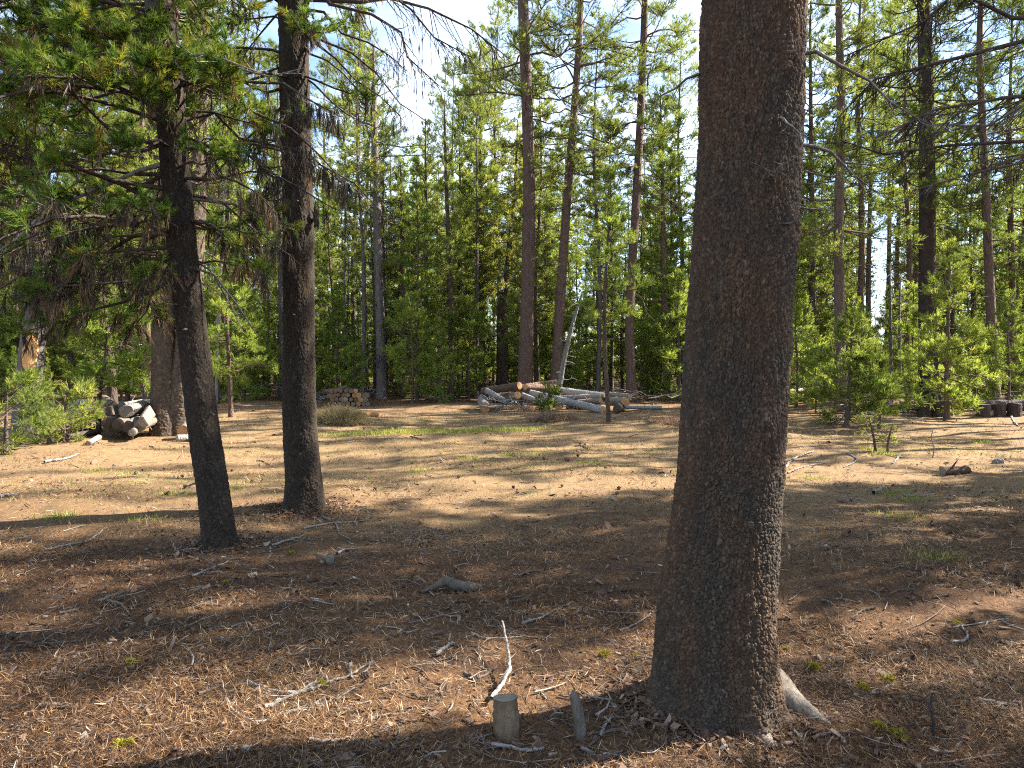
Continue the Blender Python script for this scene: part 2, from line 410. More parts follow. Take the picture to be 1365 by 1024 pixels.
def bark_trunk(name, S, Rr, seed, mat, nu, dz, cell, amp, flare=(), pale_h=0.0, knots=()):
    """close trunk: plated bark as real relief; flare = (angle deg, strength, height, width) lobes at the foot"""
    L = S[-1][2] - S[0][2]; nv = int(L / dz)
    Sp, Rp = smooth_spine(S, Rr, nv)
    th = np.linspace(0, 2 * np.pi, nu, endpoint=False)
    TH, K = np.meshgrid(th, np.arange(nv)); z = Sp[:, 2][K] - Sp[0, 2]
    rad = Rp[K].copy(); rm = float(np.median(Rp))
    pale = np.zeros(rad.shape)
    for (ad, st, h, w) in flare:
        da = (TH - R(ad) + np.pi) % (2 * np.pi) - np.pi
        lobe = np.exp(-(da / w) ** 2); rad += st * np.exp(-z / h) * lobe
        pale = np.maximum(pale, lobe * np.clip(1 - z / (pale_h + 1e-6), 0, 1) if pale_h else 0)
    for (ad, kz, kh, kw) in knots:      # healed branch scars
        da = ((TH - R(ad) + np.pi) % (2 * np.pi) - np.pi) * rm; q = np.hypot(da, (z - kz) * .8) / kw; rad += kh * (np.exp(-q ** 2) - .75 * np.exp(-(q * 2.6) ** 2))
    rad *= 1 + .018 * np.sin(3 * TH + z * 2.1 + seed) + .014 * np.sin(5 * TH - z * 3.7)
    n1 = max(8, int(2 * np.pi * rm / cell)); n2 = n1 * 2
    warp = .35 * np.sin(z * 23 + 3 * TH) * .5
    f1, f2, cid = cells(TH / (2 * np.pi) * n1 + warp * .4, z / (cell * 1.7) + .35 * np.sin(TH * 7), n1, seed)
    g1, g2, did = cells(TH / (2 * np.pi) * n2, z / (cell * .75), n2, seed + 1)
    h1, h2, hid = cells(TH / (2 * np.pi) * max(6, n1 // 2) + .5 * np.sin(z * 9 + 2 * TH), z / (cell * 7) + .3 * np.sin(TH * 5), max(6, n1 // 2), seed + 2)
    e3 = np.clip((h2 - h1) / .22, 0, 1)
    e = np.clip((f2 - f1) / .28, 0, 1); e = e * e * (3 - 2 * e)
    e2 = np.clip((g2 - g1) / .35, 0, 1)
    rad += amp * (e * (.55 + .75 * cid) - .6 + e2 * (.2 + .35 * did) + e3 * (.35 + .8 * hid) - .5)
    C = Sp[K]; V = np.stack([C[..., 0] + rad * np.cos(TH), C[..., 1] + rad * np.sin(TH), C[..., 2]], -1).reshape(-1, 3)
    i = np.arange(nv - 1)[:, None] * nu; j = np.arange(nu)[None, :]; jn = (j + 1) % nu
    F = np.stack([i + j, i + jn, i + nu + jn, i + nu + j], -1).reshape(-1, 4)
    fl = np.clip(.42 * cid + .38 * did + .2 * hid, 0, 1).ravel()
    return mesh(name, V, [F], mat, None, {'flake': fl, 'pale': pale.ravel()}, True)
# ------------------------------------------------------------------ ground and litter
def build_ground():
    def axis(lo, hi, fine_lo, fine_hi, step):
        a = list(np.arange(fine_lo, fine_hi, step)); s = step; x = fine_lo
        left = []
        while x > lo: s *= 1.16; x -= s; left.append(x)
        s = step; x = a[-1]; right = []
        while x < hi: s *= 1.16; x += s; right.append(x)
        return np.array(left[::-1] + a + right)
    xs = axis(-500, 500, -7, 7, .05); ys = axis(-300, 700, 1.2, 15, .05)
    X, Y = np.meshgrid(xs, ys); Z = gz(X, Y)
    V = np.stack([X, Y, Z], -1).reshape(-1, 3); nx = len(xs)
    i = np.arange(len(ys) - 1)[:, None] * nx; j = np.arange(nx - 1)[None, :]
    F = np.stack([i + j, i + j + 1, i + nx + j + 1, i + nx + j], -1).reshape(-1, 4)
    tag(obj('ground', mesh('ground', V, [F], 'ground', smooth=True)), 'forest floor of fallen pine needles and bare duff', kind='structure')
build_ground()

def scatter_xy(n, rng, d0, d1, pxr=(-260, 1620)):
    """ground points with an even density over the picture's perspective, reaching past both edges"""
    inv = rng.uniform(1 / d1, 1 / d0, n); y = 1 / inv
    x = (rng.uniform(pxr[0], pxr[1], n) - 682.5) / FPX * y
    return x, y

def flat_bits(n, rng, d0, d1, Lr, Wr, grow=0.0, lift=.012, tilt=.25):
    x, y = scatter_xy(n, rng, d0, d1)
    # drifts: fewer needles where the duff is bare
    keep = rng.random(n) < .22 + .78 * np.clip(.5 + .6 * np.sin(1.7 * x + 2.2 * np.sin(1.3 * y)) + .5 * np.sin(3.1 * y + 1.1 * x), 0, 1)
    x, y = x[keep], y[keep]; n = len(x)
    k = 1 + grow * np.maximum(y - 3, 0)
    a = rng.uniform(0, 2 * np.pi, n); L = rng.uniform(*Lr, n) * k * .5; W = rng.uniform(*Wr, n) * k * .5
    t = rng.normal(0, tilt, n)
    c = np.stack([x, y, gz(x, y) + lift * rng.random(n) + .002 + np.abs(L * np.sin(t)) * .8], -1)
    u = np.stack([np.cos(a) * np.cos(t), np.sin(a) * np.cos(t), np.sin(t)], -1)
    w = np.stack([-np.sin(a), np.cos(a), rng.normal(0, .35, n)], -1)
    return c, u * L[:, None], w * W[:, None]

def base_bits(n, rng, Lr, Wr, pile):
    """shed bark and needles banked against the feet of the close trunks"""
    cs = np.array([[.90, 3.32, .27], [-2.19, 7.72, .24], [-2.49, 6.22, .16]])[rng.integers(0, 3, n)]
    e = rng.exponential(.16, n); a0 = rng.uniform(0, 2 * np.pi, n); q = cs[:, 2] * rng.uniform(.85, 1.05, n) + e
    x = cs[:, 0] + q * np.cos(a0); y = cs[:, 1] + q * np.sin(a0); a = rng.uniform(0, 2 * np.pi, n); t = rng.normal(0, .4, n)
    L = rng.uniform(*Lr, n) * .5; W = rng.uniform(*Wr, n) * .5
    c = np.stack([x, y, gz(x, y) + pile * rng.random(n) * np.exp(-e / .09) + .004], -1)
    return c, np.stack([np.cos(a) * np.cos(t), np.sin(a) * np.cos(t), np.sin(t)], -1) * L[:, None], np.stack([-np.sin(a), np.cos(a), rng.normal(0, .35, n)], -1) * W[:, None]

def build_litter():
    rng = np.random.default_rng(5)
    c, u, w = flat_bits(640000, rng, 1.9, 24, (.03, .075), (.0019, .0036), .13, .022, .4)
    cb, ub, wb = base_bits(20000, rng, (.03, .075), (.0019, .0034), .05); c = np.concatenate([c, cb]); u = np.concatenate([u, ub]); w = np.concatenate([w, wb])
    n = len(c)
    bow = w * rng.uniform(-2, 2, (n, 1)) * 1.5
    V = np.stack([c - u, c + w + bow * .5, c + u], 1).reshape(-1, 3)
    # each needle a slim three-cornered sliver
    F = np.arange(3 * n).reshape(-1, 3)
    base = .47 + .24 * np.sin(.9 * c[:, 0] + 1.3 * c[:, 1]) * np.sin(1.1 * c[:, 1] - .7 * c[:, 0])
    t = np.clip(base + rng.normal(0, .30, n), 0, 1)
    tag(obj('needle_litter', mesh('needle_litter', V, [F], 'litter', attrs={'tint': np.repeat(t, 3)})), 'fallen brown pine needles strewn over the ground', kind='stuff')
    # flakes of bark and splinters of wood
    c, u, w = flat_bits(17000, rng, 1.9, 24, (.012, .042), (.006, .018), .07, .014, .35)
    cb, ub, wb = base_bits(2600, rng, (.012, .05), (.006, .022), .05); c = np.concatenate([c, cb]); u = np.concatenate([u, ub]); w = np.concatenate([w, wb])
    big = rng.random(len(c)) < .05; u[big] *= 2.2; w[big] *= 2.0
    n = len(c); j = lambda s: rng.uniform(1 - s, 1 + s, (n, 1))
    V = np.stack([c - u * j(.4) - w * j(.5), c + u * j(.4) - w * j(.5), c + u * j(.4) + w * j(.5), c - u * j(.4) + w * j(.5)], 1)
    th = np.array([0, 0, .004]); V = np.concatenate([V, V - th], 1)
    f = np.array([[0, 1, 2, 3], [0, 4, 5, 1], [1, 5, 6, 2], [2, 6, 7, 3], [3, 7, 4, 0]])
    F = (np.arange(n)[:, None, None] * 8 + f[None]).reshape(-1, 4)
    t = np.clip(rng.beta(1.6, 2.2, n), 0, 1)
    tag(obj('bark_flake_litter', mesh('bark_flake_litter', V.reshape(-1, 3), [F], 'chips', attrs={'tint': np.repeat(t, 8)})), 'small flakes of bark and wood among the needles', kind='stuff')
    # little twigs
    n = 4200
    x, y = scatter_xy(n, rng, 1.9, 26); a = rng.uniform(0, 2 * np.pi, n); k = 1 + .05 * y
    L = rng.gamma(2.2, .045, n) * k + .03; s = np.linspace(-.5, .5, 4); bend = rng.normal(0, .9, n)
    ang = a[:, None] + bend[:, None] * s[None]
    st = np.stack([np.cos(ang), np.sin(ang)], -1) * (L[:, None] / 3)[..., None]
    xy = np.stack([x, y], -1)[:, None] + np.cumsum(st, 1)
    z = gz(xy[..., 0], xy[..., 1]) + .006 + .01 * rng.random(n)[:, None] + rng.normal(0, .004, (n, 4))
    P = np.concatenate([xy, z[..., None]], -1)
    r = (.0016 + .0028 * rng.random(n) ** 2.5) * k
    V, F = tubes(P, r[:, None] * np.array([1, .95, .8, .5]), 4)
    tag(obj('twig_litter', mesh('twig_litter', V, [F], 'twigs', attrs={'tint': np.repeat(np.clip(rng.beta(1.5, 1.4, n), 0, 1), 16)}, smooth=True)), 'small weathered twigs among the fallen needles', kind='stuff')
build_litter()

def grass_patch(cx, cy, rx, ry, n, h, rng):
    x = cx + rng.normal(0, rx, n); y = cy + rng.normal(0, ry, n)
    c = np.stack([x, y, gz(x, y)], -1); hh = h * rng.uniform(.4, 1.2, (n, 1))
    lean = np.concatenate([rng.normal(0, .5, (n, 2)), np.ones((n, 1))], 1)
    a = rng.uniform(0, np.pi, n); w = np.stack([np.cos(a), np.sin(a), np.zeros(n)], -1) * (.0025 + .0003 * cy)
    return np.stack([c - w, c + w, c + lean * hh], 1).reshape(-1, 3), np.repeat(np.clip(rng.beta(2, 2, n), 0, 1), 3)

def build_grass():
    rng = np.random.default_rng(8); VV = []; TT = []
    def at(px, py, rx, ry, n, h):
        g = G(px, py); V, t = grass_patch(g[0], g[1], rx, ry, n, h, rng); VV.append(V); TT.append(t)
    for px, py in ((470, 580), (500, 578), (540, 578), (580, 576), (620, 576), (655, 575), (690, 573)): at(px, py, .5, .14, 420, .10)
    for px, py, n in ((75, 690, 160), (195, 693, 90), (1190, 658, 130), (1213, 668, 130), (1200, 690, 120), (1085, 638, 90), (1248, 742, 130), (1165, 600, 260), (1180, 606, 200),
                      (560, 628, 80), (680, 607, 140), (720, 606, 120), (790, 618, 140), (765, 558, 120), (625, 612, 120), (130, 628, 100), (170, 632, 90), (310, 650, 110), (230, 660, 80),
                      (1390, 610, 90), (1310, 590, 150), (960, 590, 120)): at(px, py, .13, .07, n, .055)
    for px, py in ((130, 655), (250, 640), (420, 640), (560, 600), (700, 620), (850, 600), (560, 560), (350, 600), (1150, 585), (1280, 600)): at(px, py, 1.1, .5, 420, .04)
    V = np.concatenate(VV); tag(obj('grass', mesh('grass', V, [np.arange(len(V)).reshape(-1, 3)], 'grass', attrs={'tint': np.concatenate(TT)})), 'thin tufts of green grass in the clearing', kind='stuff')
build_grass()

# ------------------------------------------------------------------ the three close pines
def spine_px(pts, Y, ext=None):
    """pts: (px, py, width px); first point is the foot. returns base, spine relative to base, radii"""
    g = G(pts[0][0], pts[0][1]); Y = g[1] if Y is None else Y
    S = [AT(p[0], p[1], Y) for p in pts]; Rr = [p[2] * .5 * Y / FPX for p in pts]
    base = np.array([S[0][0], Y, float(gz(S[0][0], Y))]); S[0] = base + np.array([0, 0, -.06])
    for e in (ext or []): S.append(S[-1] + np.array(e[:3])); Rr.append(e[3])
    return base, np.array(S) - base, np.array(Rr)

def limb_set(S, Rr, spec, seed, mat='bark_dark', bare=True, **kw):
    """named limbs that leave a close trunk: spec rows (height, azimuth deg, elevation deg, length, droop)"""
    rng = np.random.default_rng(seed); sp = np.array(spec, float)
    p0, rr = interp_spine(S, Rr, sp[:, 0]); a = np.radians(sp[:, 1]); e = np.radians(sp[:, 2])
    d = np.stack([np.cos(a) * np.cos(e), np.sin(a) * np.cos(e), np.sin(e)], -1)
    p0 = p0 + d * (rr * .8)[:, None]
    return branches(p0, d, sp[:, 3], np.minimum(rr * .24, .005 + .009 * sp[:, 3]), sp[:, 4], rng, **kw)

def build_big():
    Y = 3.32
    pts = [(948, 985, 176), (952, 900, 160), (955, 800, 149), (966, 700, 140), (976, 600, 135), (987, 400, 131), (997, 200, 129), (1005, 0, 130)]
    base, S, Rr = spine_px(pts, Y, [(.10, 0, 1.2, .205), (.15, 0, 2.5, .185), (.25, .1, 4, .14), (.3, .1, 5, .07), (.1, 0, 2, .015)])
    t = tag(empty('pine_tree', base), 'thick rust brown pine trunk with flared pale roots, standing alone by the cut post', 'tree')
    k = 9
    low = S[:k].copy(); lr = Rr[:k].copy()
    obj('trunk', bark_trunk('big_trunk', low, lr, 3, 'bark_big', 500, .0046, .0135, .0070,
        flare=((-20, .09, .10, .22), (-66, .09, .08, .2), (-108, .06, .08, .2), (195, .04, .14, .4), (150, .05, .1, .2), (60, .05, .2, .5)), pale_h=.09, knots=((-75, 1.35, .022, .05), (-40, 2.2, .025, .06), (-110, 2.65, .022, .05), (-95, .8, .014, .04), (-15, 1.7, .02, .05), (-60, 2.9, .024, .05), (-130, 1.9, .02, .05))), t)
    up, cr = pine(S[k - 1:], Rr[k - 1:], 7.0, S[-1][2], 1.9, 31, 'round', .5, 5, 5, 4, 9, .11, .018, bark='bark', dead=(4.6, 7), dead_len=.5, sides=14)
    obj('upper_trunk', up, t); obj('crown', cr, t)
    # surface roots
    for pl, rad, lab in ((((1002, 912), (1030, 925), (1052, 938), (1080, 953), (1106, 967)), (.12, .10, .075, .05, .015), 'pale sunlit root running out over the needles'),
                         (((1000, 968), (1016, 985), (1036, 1000)), (.05, .04, .015), None), ):
        P = np.array([G(*q) for q in pl]) - base; P[:, 2] += np.array(rad) * np.linspace(.45, -.5, len(rad))
        Sp, Rp = smooth_spine(P, rad, 40); V, F = tubes(Sp[None], Rp[None], 26)
        rng = np.random.default_rng(len(pl)); V = V + rng.normal(0, .0022, V.shape)
        fl = rng.random(len(V)); o = obj('root', mesh('root', V, [F], 'root', attrs={'flake': fl, 'pale': np.full(len(V), .85)}, smooth=True), t)
        if lab: o['label'] = lab
    # thin dead twigs on the trunk
    spec = [(2.62, -70, 0, .20, -.6), (2.42, -80, -20, .2, .5), (2.2, -60, -10, .16, .3), (2.95, -10, -5, .5, -.5), (2.6, 8, -12, .42, -.4), (1.75, 10, -5, .14, .1), (2.95, 175, -10, .3, -.4), (2.3, 5, 10, .3, -.5)]
    for i, sp in enumerate(spec):
        bt, *_ = limb_set(S, Rr, [sp], 40 + i, twig=12, shoots=1, wig=.06, tdown=.5, minr=.0016, sides=5, tl=.5)
        b = MB(); [b.add(V, F, 0, .8) for V, F in bt]; obj('dead_twig', b.build('dead_twig', 'bark_grey'), t)
    return t
build_big()

def leafy(name, t, S, Rr, spec, seed, twig=9, shoots=5, nn=36, L=.055, W=.0042, tint=(.45, .2), tdown=0.0, mat='needles_near', dead_frac=.0, dead_mat='needles_dead', bark='bark_dark', **kw):
    """each row of spec is one limb of its own with its needles as a sub-part"""
    rng = np.random.default_rng(seed)
    for i, sp in enumerate(spec):
        bt, A, D, tw, Q = limb_set(S, Rr, [sp[:5]], seed * 100 + i, twig=twig, shoots=shoots, tdown=tdown, minr=.003, **kw)
        b = MB(); [b.add(V, F, 0, .25) for V, F in bt]; br = obj(name, b.build(name, bark), t)
        c = MB(); dd = rng.random(len(A)) < (sp[5] if len(sp) > 5 else dead_frac)
        live = ~dd
        if live.any():
            V, F, tt = needles(A[live], D[live], nn, L, W, rng, ang=(20, 65), base=.075, tint=np.clip(tint[0] + (tw[live] - .5) * 2 * tint[1] + rng.normal(0, .07, live.sum()), 0, 1), tvar=.22); c.add(V, F, 0, tt)
        if dd.any():
            dn = nrm(D[dd] * .35 + np.array([0, 0, -1.]) + rng.normal(0, .2, (dd.sum(), 3)))
            V, F, tt = needles(A[dd], dn, int(nn * .7), L * 1.5, W * 1.2, rng, ang=(4, 40), base=.14, tint=rng.random(dd.sum())); c.add(V, F, 1, tt)
        if c.n: obj('needles', c.build('needles', [mat, dead_mat], False), br)

def stubs(t, S, Rr, zs, seed):
    rng = np.random.default_rng(seed)
    for z in zs:
        p, r = interp_spine(S, Rr, np.array([z])); a = rng.uniform(-2.9, .3); d = np.array([np.cos(a), np.sin(a), rng.uniform(-.3, .3)]); L = rng.uniform(.03, .10); w = rng.uniform(.005, .010)
        q = p[0] + d * r[0] * .96; b = MB(); b.tube(np.array([q - d * .01, q + d * L * .3, q + d * L + [0, 0, -.01]]), [w * 1.7, w, w * .55], 7); obj('branch_stub', b.build('branch_stub', 'bark_grey'), t)

def build_leaning():
    pts = [(294, 726, 42), (284, 650, 40), (270, 560, 39), (258, 460, 37), (246, 360, 36), (236, 250, 35), (226, 130, 34), (217, 20, 33)]
    base, S, Rr = spine_px(pts, None, [(-.1, 0, 1.2, .095), (-.12, .1, 2, .075), (0, 0, 3, .04), (0, 0, 1.6, .01)])
    t = tag(empty('pine_tree', base), 'slim black trunk curving as it leans, under a shaggy screen of green and brown needles', 'tree')
    obj('trunk', bark_trunk('leaning_trunk', S[:8], Rr[:8], 9, 'bark_black', 150, .0085, .02, .0058, flare=((-60, .035, .09, .4), (20, .04, .11, .4), (195, .04, .1, .4), (-130, .03, .07, .3)), knots=((-80, .7, .012, .035), (-50, 1.3, .012, .035), (-110, 1.7, .012, .04))), t)
    stubs(t, S, Rr, [.55, .9, 1.15, 1.8, 2.0], 3)
    up, cr = pine(S[7:], Rr[7:], 5.0, S[-1][2], 1.6, 12, 'round', .36, 5, 7, 5, 12, .075, .010, needle_mat='needles_near', bark='bark_dark', sides=10)
    obj('upper_trunk', up, t); obj('crown', cr, t)
    rng = np.random.default_rng(77); spec = []
    for z in np.linspace(2.25, 4.9, 66):
        a = rng.uniform(115, 305) if rng.random() < .85 else rng.uniform(-50, 90)
        ln = rng.uniform(.8, 1.75) if 105 < a < 260 else rng.uniform(.4, .9)
        spec.append((z, a, rng.uniform(-20, 15), ln, rng.uniform(-.35, .02), np.clip(.6 - (z - 2.2) * .42, .05, .6)))
    leafy('branch', t, S, Rr, spec, 5, twig=13, shoots=7, nn=38, L=.062, W=.0052, tint=(.55, .27))
    # thick dark limb up to the frame's top and pale dead sticks
    for sp, m_, lb in (((4.15, 172, 16, 1.25, .12), 'bark_dark', 'thick dark limb rising from the trunk'), ((3.35, 178, 2, .75, -.02), 'deadwood', 'pale broken limb without needles'),
                       ((4.1, -8, -2, 1.1, -.05), 'deadwood', None), ((4.0, -30, -10, 1.0, -.3), 'deadwood', None), ((3.9, 0, -25, 1.2, -.3), 'bark_dark', None), ((2.9, 0, -5, .8, -.1), 'bark_grey', None), ((3.3, 12, 5, 1.1, -.35), 'bark_dark', None), ((3.05, -25, 0, .9, -.4), 'bark_dark', None), ((3.55, 25, 0, 1.2, -.35), 'bark_dark', None), ((2.7, -12, 0, .7, -.45), 'bark_dark', None), ((2.5, 200, -8, 1.2, -.35), 'bark_dark', None), ((2.45, 235, -8, .9, -.4), 'bark_dark', None), ((2.65, 165, -4, 1.6, -.3), 'bark_dark', None), ((2.95, 40, -5, 1.0, -.35), 'bark_dark', None), ((3.4, -5, -5, 1.2, -.3), 'bark_dark', None), ((3.8, -12, 5, 1.3, -.4), 'bark_dark', None), ((2.75, 190, -5, 1.2, -.4), 'bark_dark', None), ((2.6, 215, -5, 1.0, -.4), 'bark_dark', None), ((2.9, 170, 0, 1.5, -.35), 'bark_dark', None),
                       ((2.5, 10, -30, .6, -.5), 'bark_grey', None), ((2.35, -10, -20, .5, -.7), 'bark_grey', None), ((3.2, 200, -20, 1.7, -.2), 'deadwood', None)):
        big = lb and 'thick' in lb
        bt, A, D, tw, Q = limb_set(S, Rr * (2.1 if big else 1.2), [sp], int(sp[0] * 100), twig=5 if m_ != 'bark_dark' else 12, shoots=1 if m_ != 'bark_dark' else 4, tdown=.4, wig=.05, minr=.003, sides=7)
        b = MB(); [b.add(V, F, 0, .5) for V, F in bt]; o = obj('dead_branch', b.build('dead_branch', m_), t)
        if lb: o['label'] = lb
        if m_ == 'bark_dark' and not big:
            V, F, tt = needles(A, np.tile([0, 0, -1.], (len(A), 1)) + rng.normal(0, .12, (len(A), 3)), 11, .15, .005, rng, ang=(2, 25), base=.09, tint=rng.random(len(A))); c = MB(); c.add(V, F, 0, tt)
            obj('lichen_strands', c.build('lichen_strands', ['needles_dead' if int(sp[0] * 100) % 2 else 'lichen_dark'], False), o)  # hair lichen hanging in strands from the bare limb
build_leaning()

def build_second():
    pts = [(407, 676, 56), (405, 640, 47), (400, 560, 43), (398, 480, 41), (398, 380, 39), (397, 260, 38), (393, 120, 37), (389, 0, 36)]
    base, S, Rr = spine_px(pts, None, [(0, 0, 1.5, .12), (.1, 0, 3, .09), (.1, 0, 3.5, .05), (0, 0, 2, .012)])
    t = tag(empty('pine_tree', base), 'straight dark trunk with a flared foot at the edge of the sunlit clearing', 'tree')
    obj('trunk', bark_trunk('second_trunk', S[:8], Rr[:8], 21, 'bark_black', 180, .0085, .022, .007, flare=((-25, .085, .16, .35), (-85, .06, .13, .3), (-140, .07, .13, .3), (165, .07, .13, .35)), knots=((-70, 1.1, .015, .045), (-110, 2.0, .015, .04), (-40, 2.7, .015, .045))), t)
    stubs(t, S, Rr, [.7, 1.1, 1.6, 2.0, 2.5, 2.9, 3.2], 4)
    up, cr = pine(S[7:], Rr[7:], 5.9, S[-1][2], 1.8, 13, 'round', .40, 5, 7, 5, 11, .08, .011, needle_mat='needles_near', bark='bark_dark', sides=10)
    obj('upper_trunk', up, t); obj('crown', cr, t)
    rng = np.random.default_rng(78); spec = []
    for z in np.linspace(4.2, 5.9, 20): spec.append((z, rng.uniform(0, 360), rng.uniform(-25, 12), rng.uniform(.5, 1.25), rng.uniform(-.3, .0), .25))
    for z in (3.3, 3.45, 3.6, 3.75, 3.95, 4.1): spec.append((z, rng.uniform(150, 300), rng.uniform(-30, 0), rng.uniform(.2, .5), -.2, .7))
    leafy('branch', t, S, Rr, spec, 6, twig=12, shoots=5, nn=34, L=.065, W=.006, tint=(.5, .25))
    # drooping bare branches against the sky and towards the leaning pine
    for i, sp in enumerate(((5.0, 8, -22, 1.15, -.35), (5.6, 3, -4, 1.9, -.35), (5.5, -10, -8, 1.6, -.35), (5.25, 14, -14, 1.35, -.4), (4.9, -15, -30, .95, -.3), (5.3, 0, 5, 2.1, -.42), (5.2, 25, 0, 1.5, -.5), (4.55, -5, -20, .7, -.4), (4.3, 180, -25, 1.2, -.25), (3.9, 170, -5, 1.0, -.12), (3.4, 175, 4, 1.05, -.1),
                            (3.65, 185, -35, .7, -.3), (4.6, 165, -20, 1.4, -.2), (3.8, 10, -30, .8, -.35), (2.9, 200, -50, .45, .2))):
        bt, A, D, tw, Q = limb_set(S, Rr, [sp], 300 + i, twig=15, shoots=2, tdown=.75, wig=.05, minr=.0022, sides=6, tl=.48)
        b = MB(); [b.add(V, F, 0, .2) for V, F in bt]; br = obj('dead_branch', b.build('dead_branch', 'bark_dark'), t)
        k = rng.random(len(A)) < .35
        V, F, tt = needles(A[k], np.tile([0, 0, -1.], (k.sum(), 1)), 7, .13, .006, rng, ang=(2, 20), base=.06, tint=rng.random(k.sum())); c = MB(); c.add(V, F, 0, tt)
        obj('lichen_strands', c.build('lichen_strands', ['lichen_dark']), br)  # strands of dark hair lichen, not leaves
    # black object on the trunk's sunny side, likely tied plastic, modelled as a stub
    p = AT(414, 293, base[1] - .02) - base; b = MB()
    b.tube(np.array([p + [-.03, 0, .01], p + [.03, -.02, -.01], p + [.075, -.03, -.005]]), [.018, .02, .028], 8)
    b.tube(np.array([p + [.06, -.03, .01], p + [.045, -.04, .06], p + [.02, -.04, .10]]), [.022, .014, .003], 7)
    b.tube(np.array([p + [.08, -.03, .01], p + [.075, -.035, -.05], p + [.045, -.04, -.09]]), [.03, .028, .006], 8)
    b.tube(np.array([p + [.085, -.03, -.005], p + [.09, -.035, -.05], p + [.085, -.04, -.095]]), [.022, .016, .004], 7)
    o = obj('branch_stub', b.build('branch_stub', 'black_object'), t); o['label'] = 'black object jutting from the sunny side'
build_second()
# ------------------------------------------------------------------ single trees one can pick out
def tree_px(pts, Y, label, ext, lo, hi, rmax, seed, name='pine_tree', group=None, **kw):
    base, S, Rr = spine_px(pts, Y, ext)
    t = tag(empty(name, base), label, 'tree' if name != 'pine_sapling' else 'sapling', group)
    H = S[-1][2]
    tr, cr = pine(S, Rr, lo * H if lo < 1 else lo, hi * H, rmax, seed, **kw)
    obj('trunk', tr, t)
    if cr is not None: obj('crown', cr, t)
    return t, base, S, Rr

UPX = lambda H, r: [(0, 0, H * .35, r * .75), (0, 0, H * .4, r * .4), (0, 0, H * .25, .012)]

def build_twin():
    # two stems from one foot
    base, S, Rr = spine_px([(222, 580, 40), (219, 540, 32), (218, 480, 29), (217, 400, 28), (214, 250, 27), (212, 100, 26), (211, 0, 25)], None, UPX(7, .19))
    t = tag(empty('pine_tree', base), 'two grey brown stems parting low from one foot beside the split firewood', 'tree')
    obj('trunk', bark_trunk('stem', S[:7], Rr[:7], 14, 'bark_twin', 110, .016, .035, .010, flare=((-80, .05, .2, .5), (200, .08, .2, .5))), t)
    b2, S2, R2 = spine_px([(232, 580, 40), (240, 530, 34), (248, 470, 30), (255, 380, 28), (261, 250, 27), (263, 120, 27), (264, 0, 26)], base[1] + .12, UPX(8, .2))
    S2 = S2 + (b2 - base)
    obj('trunk', bark_trunk('stem', S2[:7], R2[:7], 15, 'bark_twin', 110, .016, .035, .010, flare=((-50, .10, .25, .5), (10, .06, .2, .5))), t)
    for k, (s, r) in enumerate(((S, Rr), (S2, R2))):
        up, cr = pine(s[5:], r[5:], 6.2, s[-1][2], 2.2, 50 + k, 'round', .42, 5, 6, 4, 10, .10, .016, bark='bark', dead=(5.8, 6.6), sides=10)
        obj('upper_trunk', up, t); obj('crown', cr, t)
        _, cr2 = pine(s[:7], r[:7], 3.4, 7.6, 1.9, 60 + k, 'column', .5, 4, 6, 4, 10, .10, .015, trunk=False, tint=(.4, .25), elev=(-20, 5), needle_mat='needles')
        lb, _ = pine(s[:7], r[:7], 3.4, 7.6, 1.9, 60 + k, 'column', .5, 4, 6, 1, 1, .10, .015, trunk=False, elev=(-20, 5), bark='bark_dark')
        obj('lower_limbs', lb, t); obj('lower_crown', cr2, t)
build_twin()

def build_scarred():
    t, base, S, Rr = tree_px([(36, 585, 34), (40, 500, 32), (47, 430, 30), (52, 360, 28), (52, 200, 26), (50, 0, 24)], None, 'leaning grey trunk with an orange bare scar, rising behind green bushes', UPX(8, .17),
        5.2, 1, 2.2, 71, prof='round', whorl=.4, bark='bark_grey', dead=(3.4, 5.2), lichen=.6, nn=10, L=.10, W=.016, tint=(.35, .25))
    p = AT(43, 470, base[1]) - base
    b = MB(); th = np.linspace(-2.3, -.9, 9); z = np.linspace(-.36, .36, 13)
    TH, Z = np.meshgrid(th, z); ok = np.sqrt(np.clip(1 - (Z / .37) ** 2, 0, 1)); TH = -1.15 + (TH + 1.6) * ok * .85
    sx, rr = interp_spine(S, Rr, np.clip(p[2] + Z, 0, None).ravel()); rr = rr.reshape(TH.shape) * 1.0 + .012
    V = np.stack([sx[:, 0].reshape(TH.shape) + rr * np.cos(TH), sx[:, 1].reshape(TH.shape) + rr * np.sin(TH), p[2] + Z], -1).reshape(-1, 3)
    i = np.arange(12)[:, None] * 9; j = np.arange(8)[None]; F = np.stack([i + j, i + j + 1, i + j + 10, i + j + 9], -1).reshape(-1, 4)
    b.add(V, F); o = obj('bark_scar', b.build('bark_scar', 'scar'), t); o['label'] = 'orange scar where the bark is gone'
build_scarred()

